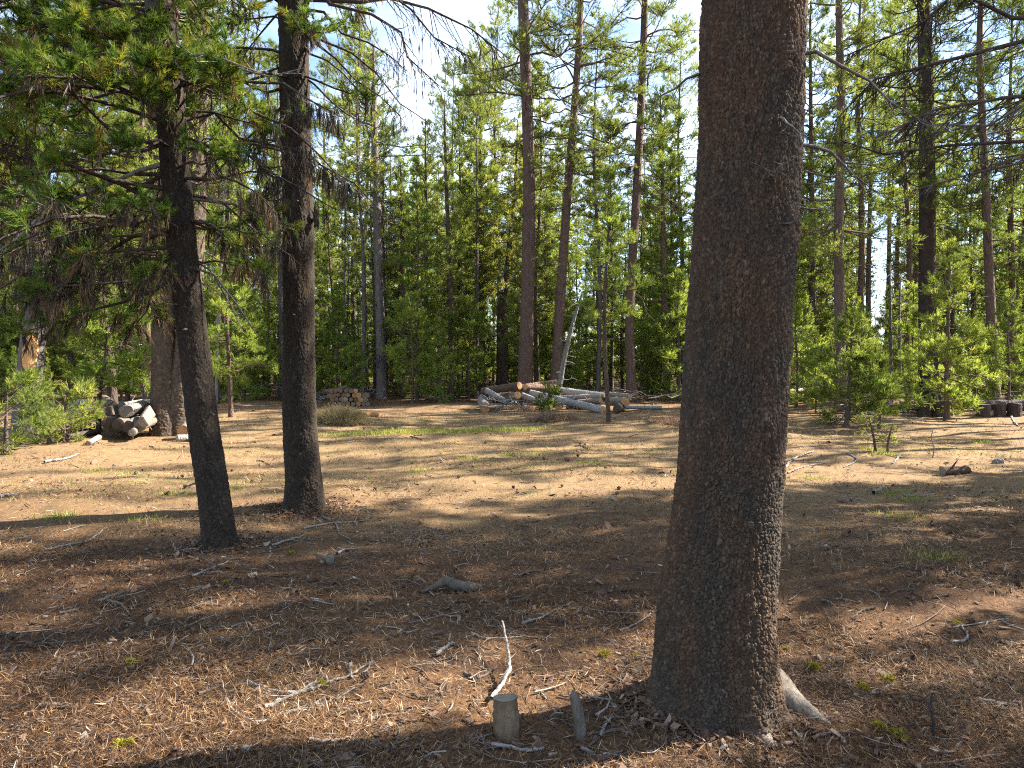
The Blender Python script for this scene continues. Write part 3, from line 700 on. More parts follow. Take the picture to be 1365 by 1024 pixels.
FAR = dict(nn=12, L=.088, W=.0125, twig=12., shoots=6)
tree_px([(152, 545, 14), (146, 480, 12), (136, 410, 11), (127, 330, 10), (118, 200, 9)], 17.0, 'thin dark bent trunk hung with brown lichen behind the split firewood', UPX(7, .07), 2.6, 1, 1.6, 81, prof='column', bark='bark_dark', dead=(1.2, 3.2), dead_len=2.2, lichen=.9, tint=(.3, .2), needle_mat='needles', **FAR)
tree_px([(198, 545, 9), (197, 470, 9), (194, 380, 8), (190, 200, 7)], 20.5, 'slender reddish trunk just beside the two-stemmed pine', UPX(6, .06), 4.5, 1, 1.3, 82, prof='round', bark='bark_warm', dead=(1.5, 4.5), **FAR)
tree_px([(308, 556, 7), (306, 500, 6), (303, 440, 5), (302, 380, 3), (302, 330, 1.5)], None, 'bright young pine with a bare slim stem, between the two black trunks', None, 1.15, 1, 1.15, 83, name='pine_sapling', prof='cone', needle_mat='needles_bright', bark='bark_warm', whorl=.3, tint=(.55, .2), **FAR)
tree_px([(374, 528, 7), (375, 430, 7), (372, 300, 6)], 30, 'thin pale stem close behind the straight dark trunk', UPX(7, .07), 5.5, 1, 1.3, 84, prof='round', bark='bark_grey', dead=(2, 5.5), **FAR)
tree_px([(509, 533, 14), (507, 450, 13), (503, 300, 11), (499, 160, 8), (498, 60, 3)], 28.5, 'tall grey half-dead pine with wispy branches against the open sky', None, 7.0, 1, 2.3, 85, prof='column', bark='bark_grey', dead=(1.5, 8.5), dead_len=1.3, lichen=.5, per=4, whorl=.55, tint=(.55, .2), **{**FAR, 'twig': 5., 'shoots': 4})
tree_px([(536, 531, 6), (537, 420, 6), (536, 300, 5), (534, 220, 2)], 29, 'thin dark pine beside the tall grey half-dead one', None, 4.2, 1, 1.2, 86, prof='cone', dead=(1, 4.2), **FAR)
tree_px([(602, 534, 8), (601, 450, 7), (598, 330, 6), (594, 220, 4), (592, 125, 1)], 27.9, 'thin dark pine with a bare candle-like tip above the other treetops', None, 2.6, .86, 1.25, 87, prof='cone', dead=(.8, 2.6), **FAR)
tree_px([(567, 531, 7), (568, 350, 6), (567, 158, 1)], 33, 'narrow pointed pine topping out in the gap of open sky', None, 1.8, 1, 1.5, 88, prof='cone', tint=(.5, .2), **FAR)
tree_px([(641, 530, 12), (641, 350, 9), (640, 60, 1)], 31, 'broad yellow green pine just short of the thick trunk behind the logs', None, 4.5, 1, 1.9, 89, prof='column', tint=(.62, .2), dead=(1.5, 4.5), **FAR)
tree_px([(674, 524, 9), (673, 400, 8), (686, 260, 5), (690, 160, 1)], 30, 'yellowish pine whose crown touches the thick trunk behind the logs', None, 4.2, 1, 1.5, 90, prof='cone', tint=(.72, .18), dead=(1.0, 4.2), lichen=.2, **FAR)
tree_px([(699, 538, 20), (702, 430, 18), (705, 300, 17), (704, 180, 15), (697, 0, 14)], 26, 'tall thick red brown trunk right behind the log heap', UPX(7, .2), 8.6, 1, 2.9, 91, prof='round', bark='bark_warm', whorl=.7, per=3, dead=(5, 9), dead_len=1.2, lichen=.1, tint=(.45, .2), **FAR)
tree_px([(739, 538, 14), (747, 400, 13), (757, 250, 11), (769, 100, 9), (774, 0, 8)], 27, 'tall curving brown trunk over the bleached leaning snag', UPX(6, .11), 7.2, 1, 2.7, 92, prof='round', bark='bark_warm', whorl=.6, per=4, dead=(3.5, 7.5), dead_len=1.3, tint=(.5, .2), **FAR)
tree_px([(843, 540, 13), (839, 430, 12), (846, 300, 11), (854, 150, 10), (860, 0, 9)], 26.5, 'tall sinuous brown trunk behind the cut ends of the logs', UPX(6, .12), 8.5, 1, 2.4, 93, prof='round', bark='bark_warm', whorl=.6, per=4, dead=(4, 9), dead_len=1.5, lichen=.2, tint=(.5, .2), **FAR)
tree_px([(812, 563, 6), (807, 480, 5.5), (806, 400, 5), (812, 300, 3), (815, 222, 1)], None, 'slim young pine standing in front of the log heap', None, 2.6, 1, .95, 94, name='pine_sapling', prof='cone', needle_mat='needles_bright', whorl=.3, tint=(.5, .22), dead=(1.4, 2.6), **FAR)
tree_px([(888, 535, 9), (886, 400, 8), (883, 250, 5), (880, 120, 1)], 28, 'bright full pine close to the thick rust brown trunk', None, 1.5, 1, 1.35, 95, prof='column', needle_mat='needles_bright', bark='bark_warm', tint=(.5, .22), **FAR)
tree_px([(1121, 545, 15), (1119, 400, 14), (1118, 300, 13), (1121, 150, 11), (1118, 0, 9)], 21.5, 'tall brown trunk rising out of the dark green bush', UPX(6, .12), 5.2, 1, 2.1, 96, prof='column', whorl=.6, per=4, dead=(2.2, 6), dead_len=1.4, lichen=.3, tint=(.42, .22), **FAR)
tree_px([(1086, 535, 9), (1084, 400, 8), (1082, 250, 7), (1080, 60, 4)], 30, 'thin trunk just beyond the thick rust brown one', UPX(4, .05), 4.5, 1, 1.7, 97, prof='column', dead=(1.5, 4.5), tint=(.45, .22), **FAR)
tree_px([(1238, 536, 24), (1236, 400, 22), (1236, 250, 20), (1234, 100, 18), (1232, 0, 17)], 26, 'thick dark trunk standing behind the bright young pine', UPX(7, .2), 7.5, 1, 2.6, 98, prof='round', bark='bark_dark', whorl=.6, per=4, dead=(3.5, 7.5), dead_len=1.4, tint=(.42, .2), **FAR)
tree_px([(1327, 540, 13), (1320, 400, 12), (1314, 250, 10), (1306, 80, 8)], 24, 'leaning brown trunk above the dark log barrier', UPX(6, .1), 5.5, 1, 2.3, 99, prof='column', whorl=.55, per=4, dead=(2, 6), lichen=.2, tint=(.4, .2), **FAR)
tree_px([(1352, 538, 9), (1350, 400, 8), (1345, 200, 7)], 26, 'thin straight trunk close beside the leaning brown one', UPX(7, .07), 4.5, 1, 1.9, 100, prof='column', dead=(2, 5), tint=(.42, .2), **FAR)
tree_px([(1262, 560, 8), (1262, 500, 6), (1264, 420, 4), (1266, 322, 1)], 19.5, 'bright young pine by the dark log barrier', None, .08, 1, 1.15, 101, name='pine_sapling', prof='cone', needle_mat='needles_bright', bark='bark_warm', whorl=.3, tint=(.5, .22), **FAR)
tree_px([(1128, 569, 7), (1132, 520, 5), (1134, 470, 3), (1137, 425, 1)], None, 'dark green bushy young pine low at the clearing edge', None, .12, 1, 1.35, 102, name='pine_sapling', prof='cone', needle_mat='needles', whorl=.2, per=6, tint=(.35, .22), elev=(-5, 30), **FAR)
tree_px([(1172, 572, 5), (1172, 540, 4), (1170, 500, 3), (1167, 462, 1)], None, 'small yellow green young pine against the dark bushy one', None, .25, 1, .7, 103, name='pine_sapling', prof='cone', needle_mat='needles_bright', whorl=.2, tint=(.45, .2), **FAR)
tree_px([(731, 552, 5), (732, 530, 4), (733, 508, 1)], None, 'little dark pine seedling in among the logs', None, .1, .72, .34, 104, name='pine_sapling', prof='round', needle_mat='needles', whorl=.14, per=4, tint=(.35, .2), **FAR)
SEED = dict(prof='round', whorl=.08, per=4, twig=9, shoots=2, nn=12, L=.05, W=.006, base=.03)
tree_px([(1168, 602, 4), (1164, 580, 3), (1158, 556, 1)], None, 'knee-high pine seedling with a bent stem, the bushier of two', None, .3, 1, .19, 105, name='pine_sapling', needle_mat='needles', **SEED)
tree_px([(1183, 604, 4), (1184, 588, 3), (1190, 566, 1)], None, 'knee-high pine seedling with a small tuft, thinner of two', None, .42, 1, .10, 106, name='pine_sapling', needle_mat='needles', **SEED)
# the bushes at the edge of the clearing below the scarred trunk
tree_px([(8, 602, 6), (8, 570, 5), (9, 540, 3), (10, 512, 1)], None, 'low yellow green bushy pine in front of the scarred trunk', None, .12, 1, .85, 107, name='pine_sapling', prof='round', needle_mat='needles', whorl=.2, per=4, tint=(.45, .35), **FAR)
tree_px([(84, 590, 6), (85, 570, 5), (86, 550, 3), (88, 532, 1)], None, 'spreading low pine with bright tips beside the split firewood', None, .12, 1, .75, 108, name='pine_sapling', prof='round', needle_mat='needles', whorl=.16, per=4, tint=(.55, .35), **FAR)
tree_px([(131, 566, 7), (133, 520, 6), (140, 480, 4), (143, 425, 1)], 15.8, 'rough stemmed young pine directly behind the firewood', None, .4, 1, 1.2, 109, name='pine_sapling', prof='round', needle_mat='needles_bright', bark='bark_dark', whorl=.22, per=6, tint=(.4, .28), **FAR)

# bleached leaning snag behind the logs, and others
def snag(pts, Y, label, seed, r_tw=.5, mat='deadwood', group=None):
    base, S, Rr = spine_px(pts, Y)
    t = tag(empty('dead_snag', base), label, 'dead tree', group)
    b = MB(); Sp, Rp = smooth_spine(S, Rr, 14); b.tube(Sp, Rp, 7); obj('trunk', b.build('trunk', mat), t)
    H = S[-1][2]; rng = np.random.default_rng(seed)
    sp = [(z, rng.uniform(0, 360), rng.uniform(-20, 35), r_tw * rng.uniform(.5, 1.3), rng.uniform(-.4, .1)) for z in np.linspace(H * .25, H * .97, 14)]
    bt, *_ = limb_set(S, Rr, sp, seed, twig=4, shoots=1, minr=.006, wig=.06)
    b = MB(); [b.add(V, F) for V, F in bt]; obj('bare_branch', b.build('bare_branch', mat), t)
snag([(741, 541, 8), (752, 480, 7), (764, 430, 5), (776, 392, 3)], 24.5, 'bleached bare snag leaning up out of the log heap', 201, .5)
snag([(1189, 536, 5), (1187, 440, 4), (1186, 350, 2)], 27, 'thin bare dead stem in the bright gap of sky', 202, .9, 'bark_grey')
snag([(1200, 534, 4), (1199, 440, 3.5), (1200, 370, 2)], 28, 'shorter bare dead stem in the bright gap of sky', 203, .7, 'bark_grey')
snag([(288, 540, 4), (290, 440, 4), (296, 330, 3), (300, 240, 2)], 24, 'pale dead twiggy stem between the leaning pine and straight trunk', 204, 1.0)

# ------------------------------------------------------------------ prototypes for the stand beyond the clearing
def proto(H, r, lo, rmax, seed, **kw):
    S = np.array([[0, 0, -.05], [.02 * H * .3, 0, H * .33], [-.01 * H, .01 * H, H * .66], [0, 0, H]])
    return pine(S, np.array([r, r * .8, r * .5, .012]), lo * H, H, rmax, seed, **kw)
NF = dict(nn=11, L=.095, W=.0165, twig=10., shoots=5)
PROTO = {
 'cone': [proto(11, .085, .10, 1.3, 1, prof='cone', needle_mat='needles_bright', tint=(.45, .27), **NF), proto(11, .085, .16, 1.15, 2, prof='cone', tint=(.42, .22), dead=(.4, 1.8), **NF), proto(11, .08, .12, 1.0, 3, prof='column', needle_mat='needles_bright', tint=(.45, .27), **NF)],
 'tall': [proto(18, .13, .45, 1.9, 4, prof='round', whorl=.5, dead=(4, 8.5), dead_len=1.1, lichen=.2, tint=(.45, .22), **NF), proto(18, .12, .52, 1.6, 5, prof='round', whorl=.5, dead=(3, 9.5), dead_len=1.2, lichen=.3, tint=(.5, .25), bark='bark_grey', **NF),
          proto(18, .14, .38, 1.8, 6, prof='column', whorl=.55, per=4, dead=(3, 7), dead_len=1.1, lichen=.2, tint=(.42, .22), bark='bark_warm', **NF)],
 'thin': [proto(14, .075, .40, 1.05, 7, prof='column', dead=(1.5, 6), dead_len=1.4, lichen=.25, tint=(.5, .25), **NF), proto(14, .08, .48, 1.15, 8, prof='cone', dead=(1, 7), dead_len=1.4, lichen=.35, tint=(.45, .25), bark='bark_grey', **NF)],
 'mast': [proto(23, .17, .36, 1.25, 21, prof='column', whorl=.5, per=5, **NF), proto(23, .16, .42, 1.1, 22, prof='column', whorl=.55, per=4, **NF)],
 'sapling': [proto(3.6, .045, .07, .95, 9, prof='cone', whorl=.28, needle_mat='needles_bright', tint=(.45, .25), nn=11, L=.085, W=.013, twig=11, shoots=6), proto(3.6, .045, .1, .8, 10, prof='round', whorl=.26, needle_mat='needles_bright', tint=(.5, .25), nn=11, L=.085, W=.013, twig=11, shoots=6)],
}
def place(kind, k, x, y, sc, rz, label, group, name=None):
    tr, cr = PROTO[kind][k]
    t = tag(empty(name or ('pine_sapling' if kind == 'sapling' else 'pine_tree'), P3(x, y), rz), label, 'sapling' if kind == 'sapling' else 'tree', group)
    t.scale = (sc, sc, sc); obj('trunk', tr, t); obj('crown', cr, t); return t

def sky_top(px):
    """how high up the photo the treetops of the far stand reach"""
    return float(np.interp(px, [-300, 0, 15, 70, 110, 480, 500, 530, 600, 612, 700, 1700], [-200, 60, 90, 60, -200, -150, 120, 185, 190, -100, -200, -200]))
def gap(px): return 1146 < px < 1212

SPOTS = []
def build_stand():
    rng = np.random.default_rng(42)
    zones = [(-400, 270, 'slender pine in the shaded stand past the split firewood', 'pines past the split firewood'), (270, 610, 'slender pine in the sunlit stand past the stacked rounds', 'pines past the stacked rounds'),
             (610, 960, 'slender pine in the dense stand past the log heap', 'pines past the log heap'), (960, 1900, 'slender pine in the stand past the dark log barrier', 'pines past the dark log barrier')]
    def zone(px): return next(z for z in zones if z[0] <= px < z[1])
    n = 0; tries = 0
    while n < 290 and tries < 14000:
        tries += 1
        d = rng.uniform(27.5, 50); px = rng.uniform(-330, 1700)
        if gap(px) and d < 60: continue
        x = (px - 682.5) / FPX * d
        if x > 2 and 20.4 < .951 * d - .309 * x < 24.2: continue
        if any((x - a) ** 2 + (d - b) ** 2 < 1.25 ** 2 for a, b in SPOTS): continue
        top = sky_top(px); hmax = 1.6 + (478 - top) * d / FPX
        kind = rng.choice(['cone', 'tall', 'thin'], p=[.56, .18, .26]); H0 = {'cone': 11, 'tall': 18, 'thin': 14}[kind]
        sc = rng.uniform(.75, 1.25)
        if H0 * sc > hmax:
            kind = 'cone'; sc = min(hmax / 11 * rng.uniform(.75, 1), 1.2)
            if sc < .35: continue
        SPOTS.append((x, d)); n += 1
        z = zone(px); place(kind, int(rng.integers(len(PROTO[kind]))), x, d, sc, rng.uniform(0, 6.28), z[2], z[3])
    lab = {z[3]: z[2].replace('slender pine', 'bushy young pine').replace('stand', 'undergrowth') for z in zones}
    n = 0
    while n < 150:
        d = rng.uniform(25, 46); px = rng.uniform(-300, 1680); x = (px - 682.5) / FPX * d
        if gap(px) and d < 30 or any((x - a) ** 2 + (d - b) ** 2 < 1.0 for a, b in SPOTS): continue
        if 600 < px < 860 and d < 27.5: continue
        if 2 < x < 9 and 20.4 < .951 * d - .309 * x < 24.2: continue
        SPOTS.append((x, d)); n += 1; z = zone(px)
        place('sapling', int(rng.integers(2)), x, d, rng.uniform(.45, 1.35), rng.uniform(0, 6.28), lab[z[3]], 'young ' + z[3])
build_stand()
for px, d, k, s in ((1158, 33, 1, 1.05), (1196, 37, 0, 1.1), (1180, 42, 1, 1.2), (1206, 31, 2, .95)):
    place('tall', k, (px - 682.5) / FPX * d, d, s, px, 'slender pine in the stand past the dark log barrier', 'pines past the dark log barrier')

def build_far():
    """the far wood that reads as one mass"""
    rng = np.random.default_rng(43); c = MB(); n = 0
    while n < 300:
        d = rng.uniform(50, 115); px = rng.uniform(-250, 1620); x = (px - 682.5) / FPX * d
        if 1150 < px < 1208 and rng.random() < .9: continue
        H = rng.uniform(9, 17); top = sky_top(px); H = min(H, max(4, 1.6 + (478 - top) * d / FPX))
        if 1140 < px < 1216: H = 4 + rng.random() * 1.5
        n += 1; z0 = float(gz(x, d)); lean = rng.normal(0, .25, 2)
        c.tube(np.array([[x, d, z0], [x + lean[0] * .5, d + lean[1] * .5, z0 + H * .5], [x + lean[0], d + lean[1], z0 + H]]), [.13, .09, .02], 5, 1, rng.random())
        k = 330; lo = rng.uniform(.12, .5); t = rng.random(k) ** .9; zz = z0 + H * (lo + (1 - lo) * t); a = rng.uniform(0, 6.28, k)
        rr = (1.5 * (1 - t) ** .8 + .15) * np.sqrt(rng.random(k)) * rng.uniform(.7, 1.2)
        Pp = np.stack([x + rr * np.cos(a), d + rr * np.sin(a), zz], -1); D = np.stack([np.cos(a), np.sin(a), np.full(k, .5)], -1)
        V, F, tt = needles(Pp, D, 7, .30, .075, rng, base=.3, tint=np.clip(rng.normal(.5, .15) + rng.normal(0, .12, k), 0, 1)); c.add(V, F, 0, tt)
    for _ in range(420):
        d = rng.uniform(44, 130); x = (rng.uniform(-250, 1620) - 682.5) / FPX * d; H = rng.uniform(1.5, 5); k = 150; t = rng.random(k); a = rng.uniform(0, 6.28, k)
        rr = (1.5 * (1 - t) + .15) * np.sqrt(rng.random(k)); Pp = np.stack([x + rr * np.cos(a), d + rr * np.sin(a), float(gz(x, d)) + H * t], -1); D = np.stack([np.cos(a), np.sin(a), np.full(k, .5)], -1)
        V, F, tt = needles(Pp, D, 7, .28, .075, rng, base=.3, tint=np.clip(rng.normal(.5, .15) + rng.normal(0, .12, k), 0, 1)); c.add(V, F, 0, tt)
    tag(obj('far_woods', c.build('far_woods', ['needles', 'bark'], False)), 'distant pine woods seen between the trunks', kind='stuff')
build_far()

for px, d, k, s, lb in ((1088, 21.5, 1, .55, 'low young pine just past the thick rust brown trunk'), (1212, 21.8, 0, .5, 'low young pine in among the grey branch tangle'), (1300, 22.2, 1, .75, 'round young pine behind the dark barrier'), (1345, 21.6, 0, .95, 'taller young pine behind the end of the dark barrier'),
                        (1062, 24, 0, 1.1, 'pointed young pine half behind the thick rust brown trunk'), (1150, 25, 0, .9, 'young pine standing behind the dark bushy one'), (450, 29, 0, 1.2, 'bright young pine right behind the stacked rounds'), (560, 29, 0, .8, 'bright young pine at the wood edge under the pointed pine'), (625, 28, 1, 1.0, 'bright round young pine at the wood edge before the log heap'), (905, 27, 0, 1.3, 'bright young pine peeking past the thick rust brown trunk'), (470, 28.4, 1, .6, 'small bright young pine beside the stacked rounds')):
    place('sapling', k, (px - 682.5) / FPX * d, d, s, px, lb, None)

# ------------------------------------------------------------------ pines just outside the frame whose boughs or shade reach in
def outside():
    rng = np.random.default_rng(90)
    # boughs reach in at the picture's edge
    base = P3(-5.75, 7.4); S = np.array([[0, 0, -.05], [.05, 0, 3], [.0, .05, 6], [0, 0, 9.5], [0, 0, 12]]); Rr = np.array([.17, .15, .12, .06, .012])
    t = tag(empty('pine_tree', base), 'pine at the edge of the view whose green boughs hang before the scarred trunk', 'tree')
    tr, cr = pine(S, Rr, 4.9, 12, 1.7, 15, 'round', .42, 5, 6, 5, 12, .075, .010, needle_mat='needles_near', sides=12, trunk_n=30); obj('trunk', tr, t); obj('crown', cr, t)
    spec = [(z, rng.uniform(-75, 60), rng.uniform(-22, 12), rng.uniform(.9, 2.0), rng.uniform(-.3, .02), np.clip(.55 - (z - 2.2) * .4, .05, .55)) for z in np.linspace(2.95, 4.9, 26)]
    leafy('branch', t, S, Rr, spec, 7, twig=12, shoots=6, nn=34, L=.065, W=.006, tint=(.48, .26))
    # bare drooping boughs
    base = P3(5.9, 6.7); S = np.array([[0, 0, -.05], [0, 0, 3], [.05, .05, 7], [0, 0, 12], [0, 0, 15]]); Rr = np.array([.22, .19, .15, .08, .012])
    t = tag(empty('pine_tree', base), 'pine at the edge of the view with bare grey drooping boughs overhead', 'tree')
    tr, cr = pine(S, Rr, 6.5, 15, 1.25, 16, 'round', .75, 4, 5, 4, 9, .10, .016, sides=12, trunk_n=30); obj('trunk', tr, t); obj('crown', cr, t)
    for i, sp in enumerate(((4.05, 172, 4, 2.3, -.08), (3.95, 160, 12, 2.0, -.12), (4.25, 185, 6, 2.5, -.2), (3.7, 140, 4, 2.0, -.22), (4.45, 150, 0, 2.6, -.22), (3.55, 120, 10, 1.8, -.15), (4.7, 168, -4, 2.5, -.25), (4.1, 200, 5, 1.6, -.2))):
        bt, A, D, tw, Q = limb_set(S, Rr, [sp], 500 + i, twig=16, shoots=2, tdown=.7, wig=.06, minr=.0022, sides=7, tl=.42)
        b = MB(); [b.add(V, F, 0, .4) for V, F in bt]; br = obj('dead_branch', b.build('dead_branch', 'bark_grey' if i % 2 else 'bark_dark'), t)
        k = rng.random(len(A)) < .3
        V, F, tt = needles(A[k], np.tile([0, 0, -1.], (k.sum(), 1)), 7, .14, .006, rng, ang=(2, 20), base=.06, tint=rng.random(k.sum())); c = MB(); c.add(V, F, 0, tt)
        obj('lichen_strands', c.build('lichen_strands', ['lichen_dark']), br)  # hair lichen strands on the drooping boughs
    for x, y, k, s in ((10.2, 10.4, 0, .85), (9.2, 8.3, 1, .8), (11.9, 11.2, 2, .8), (7.6, 7.0, 0, .7), (13.4, 11.8, 1, .75), (7.0, 3.2, 1, .75), (6.0, 5.35, 1, .36)): place('cone', k, x, y, s, rng.uniform(0, 6.28), 'low branched pine beyond the edge of the view, throwing shade over the near duff', 'low pines outside the view')
    for x, y, k, s in STRIPES: place('mast', k, x, y, s, rng.uniform(0, 6.28), 'thin pine beyond the edge of the view, throwing a long band of shade', 'thin pines outside the view')
    for x, y, k, s in SHADERS: place('tall', k, x, y, s, rng.uniform(0, 6.28), 'tall pine beyond the edge of the view, throwing shade over the clearing', 'pines outside the view')
SHADERS = [(9.0, 9.2, 2, .9), (11.5, 10.9, 0, .85), (13.5, 5.0, 2, 1.0), (8.0, 4.5, 2, .8), (6.2, 1.5, 2, .8), (14.5, 11.6, 1, .85), (18, 13, 2, 1.0), (12, 2.5, 0, 1.0), (20, 8, 0, 1.1)]
STRIPES = [(17, 15.6, 1, .95), (18.5, 17.2, 0, .9), (19.5, 18.6, 1, 1.0), (19, 19.7, 1, .85), (20.5, 21.2, 0, 1.0), (19.5, 22.2, 1, .95), (22, 24.3, 0, 1.0), (23, 25.9, 1, 1.0), (19, 10.9, 1, .95), (16, 10.5, 0, .75), (15.5, 9.45, 1, .72)]
outside()
# ------------------------------------------------------------------ logs
def log(name, a, b, r0, r1, bark, end, label, cat='log', group=None, bend=.0, seed=0, ends=(True, True), knots=3, split=False):
    """a felled log between two points: bark tube with uneven girth, and its two sawn faces as parts"""
    rng = np.random.default_rng(seed + 1000); a = np.asarray(a, float); b = np.asarray(b, float)
    o = np.asarray((a + b) / 2); L = np.linalg.norm(b - a); n = 14; s = np.linspace(0, 1, n)
    ax = nrm(b - a); sd = nrm(np.cross(ax, UP))
    C = a + (b - a) * s[:, None] + sd * (bend * L * np.sin(np.pi * s))[:, None] + UP * (bend * .4 * L * np.sin(np.pi * s))[:, None]
    rr = (r0 + (r1 - r0) * s) * (1 + rng.normal(0, .03, n))
    V, F = tubes((C - o)[None], rr[None], 18); V = V.reshape(n, 18, 3)
    V = V + (V - (C - o)[:, None]) * (.05 * np.sin(np.arange(18) * 2 * np.pi / 18 * 3 + seed) + rng.normal(0, .018, (n, 18)))[..., None]
    if split:      # cleft along the grain: one or two flat faces
        for _ in range(1 + seed % 2):
            ph = rng.uniform(0, 6.28); dv = sd * np.cos(ph) + nrm(np.cross(sd, ax)) * np.sin(ph); cc = (C - o)[:, None]; q = (V - cc) @ dv; V = V - np.maximum(q - rr[:, None] * rng.uniform(.3, .65), 0)[..., None] * dv
    t = tag(empty(name, o), label, cat, group)
    bm = MB(); bm.add(V.reshape(-1, 3), F)
    for _ in range(knots):
        k = rng.integers(2, n - 2); j = rng.integers(18); d = nrm(V[k, j] - (C - o)[k]); p = V[k, j]
        bm.tube(np.array([p - d * .02, p + d * .03 + ax * .01, p + d * rng.uniform(.05, .14) + ax * .03]), [.02, .014, .006], 6)
    obj('bark', bm.build('bark', bark), t)
    for e, (k, sg) in enumerate(((0, -1), (n - 1, 1))):
        if not ends[e]: continue
        ring = V[k]; cc = ring.mean(0) + ax * sg * .0012
        inner = ring + ax * sg * .0012; mid = cc + (ring - ring.mean(0)) * .5 + ax * sg * .004
        VV = np.concatenate([inner, mid, cc[None] + ax * sg * .003]); j = np.arange(18); jn = (j + 1) % 18
        Q = np.stack([j, jn, 18 + jn, 18 + j], -1); T = np.stack([18 + j, 18 + jn, np.full(18, 36)], -1)
        obj('cut_end', mesh('cut_end', VV, [Q, T], end[e] if isinstance(end, tuple) else end), t)
    return t

def lg(pa, pb, Ya, Yb, w, bark, end, label, **kw):
    A = AT(pa[0], pa[1], Ya); B = AT(pb[0], pb[1], Yb)
    w2 = kw.pop('w2', w)
    for p, ww in ((A, w), (B, w2)): p[2] = max(p[2], float(gz(p[0], p[1])) + ww * .5 * p[1] / FPX * .92)
    return log('log', A, B, w * .5 * Ya / FPX, w2 * .5 * Yb / FPX, bark, end, label, **kw)
GL = 'felled logs in the heap'
lg((646.5, 543.5), (643, 533), 21.5, 23.3, 13.5, 'log_pale', 'cut_orange', 'short pale log lying apart, its orange sawn face towards the clearing', group=GL, seed=1)
lg((692.5, 514), (644, 522), 22.2, 23.2, 10, 'log_brown', 'cut_orange', 'brown log on top of the heap with a round orange face', group=GL, seed=2)
lg((690, 527), (668, 529), 22.0, 23.6, 10.5, 'log_tan', 'cut_orange', 'stubby tan log with an orange face below the topmost log', group=GL, seed=3)
lg((649, 521), (676, 537), 22.6, 21.4, 8, 'log_pale', 'cut_grey', 'crooked pale grey log slanting down at the near end of the heap', group=GL, seed=4, bend=-.08, w2=7)
lg((708, 524), (804, 552), 23.2, 21.0, 9, 'log_pale', ('cut_grey', 'cut_orange'), 'long pale log slanting to the ground, orange at its lower end', group=GL, seed=5, w2=10.5)
lg((697, 527), (724, 538), 22.6, 21.8, 7, 'log_pale', 'cut_grey', 'shorter pale log lying beside the long slanting one', group=GL, seed=6)
lg((744.5, 543.5), (747, 538), 21.2, 23.0, 9.5, 'log_dark', 'cut_orange', 'log end with a small orange face beneath the long slanting log', group=GL, seed=7)
lg((748, 521), (806, 527), 24.2, 23.4, 9.5, 'log_pale', 'cut_grey', 'thick pale log along the back of the heap', group=GL, seed=8, w2=7)
lg((747, 531), (801, 528), 23.8, 23.0, 7, 'log_pale', 'cut_grey', 'pale log tucked under the thick pale one', group=GL, seed=9)
lg((801, 534.5), (770, 537), 22.0, 22.8, 8.5, 'log_tan', 'cut_orange', 'tan log with a round orange face beside the slim young pine', group=GL, seed=10)
lg((834, 535.5), (812, 535), 21.8, 23.4, 11.5, 'log_tan', 'cut_orange', 'thick tan log with a wide orange face at the far end of the heap', group=GL, seed=11)
lg((840, 528.5), (812, 526), 22.6, 23.6, 7, 'log_tan', 'cut_pale', 'slim tan log on top of the one with a wide orange face', group=GL, seed=12)
lg((822.5, 544.5), (832, 540), 21.3, 23, 11, 'log_dark', 'cut_dark', 'blackened hollow log lying low beside the orange faced one', group=GL, seed=13)
lg((830, 543), (882, 543.5), 22.4, 22.6, 4.5, 'log_pale', 'cut_grey', 'thin grey pole lying flat past the heap', group=GL, seed=14)
lg((700, 516), (742, 517), 23.4, 24.4, 9, 'log_brown', 'cut_orange', 'brown log at the back behind the little dark seedling', group=GL, seed=15)
lg((655, 533), (700, 532), 23.0, 23.6, 9, 'log_dark', 'cut_dark', 'dark log at the bottom of the heap', group=GL, seed=16)
lg((755, 541), (800, 542), 23.2, 23.2, 8, 'log_dark', 'cut_dark', 'shadowed log lying low behind the long slanting one', group=GL, seed=17)
lg((668, 520), (742, 510), 23.9, 25, 8, 'log_brown', 'cut_dark', 'brown log lying crosswise at the back under the topmost log', group=GL, seed=18)

# split firewood by the two-stemmed pine
GF = 'split firewood by the two-stemmed pine'
FW = [((144, 565), 14.6, (160, 556), 16.2, 17, 'bottom piece, dark face, of the grey firewood'), ((158, 566), 14.5, (178, 556), 16.1, 16, 'bottom piece beside the dark faced one in the firewood'),
      ((172, 569), 14.4, (192, 559), 15.8, 16, 'bottom middle piece of the grey firewood'), ((186, 568), 14.4, (203, 560), 15.4, 15, 'bottom piece of the grey firewood nearest the stems'),
      ((147, 549), 14.9, (168, 544), 16.3, 15, 'flat topped long piece on the firewood'), ((168, 549), 14.7, (196, 541), 16.0, 19, 'widest pale sunlit piece on top of the firewood'),
      ((192, 562), 14.2, (201, 548), 15.2, 15, 'pale piece with a sunlit end, leaning by the stems'), ((176, 577), 13.9, (186, 570), 15.0, 10, 'small chunk lying loose below the firewood'),
      ((158, 541), 15.4, (186, 536), 16.6, 11, 'narrow piece laid at the back on top of the firewood'), ((150, 541), 15.6, (140, 534), 16.8, 13, 'shadowed piece at the back end of the firewood')]
for i, (pa, Ya, pb, Yb, w, lb) in enumerate(FW):
    lg(pa, pb, Ya, Yb, w, ['log_tan', 'stub_wood', 'deadwood'][i % 3], ('cut_dark' if i in (0, 1, 2, 4, 9) else 'cut_grey', 'cut_grey'), lb, group=GF, seed=30 + i, knots=1, split=i in (4, 5, 8, 6))  # near ends lying in shadow get their darkness from the cut wood colour
lg((251, 566), (244, 574), 15.2, 14.6, 13, 'log_tan', 'cut_orange', 'short orange ended round leaning against the two-stemmed pine', seed=45, knots=0)
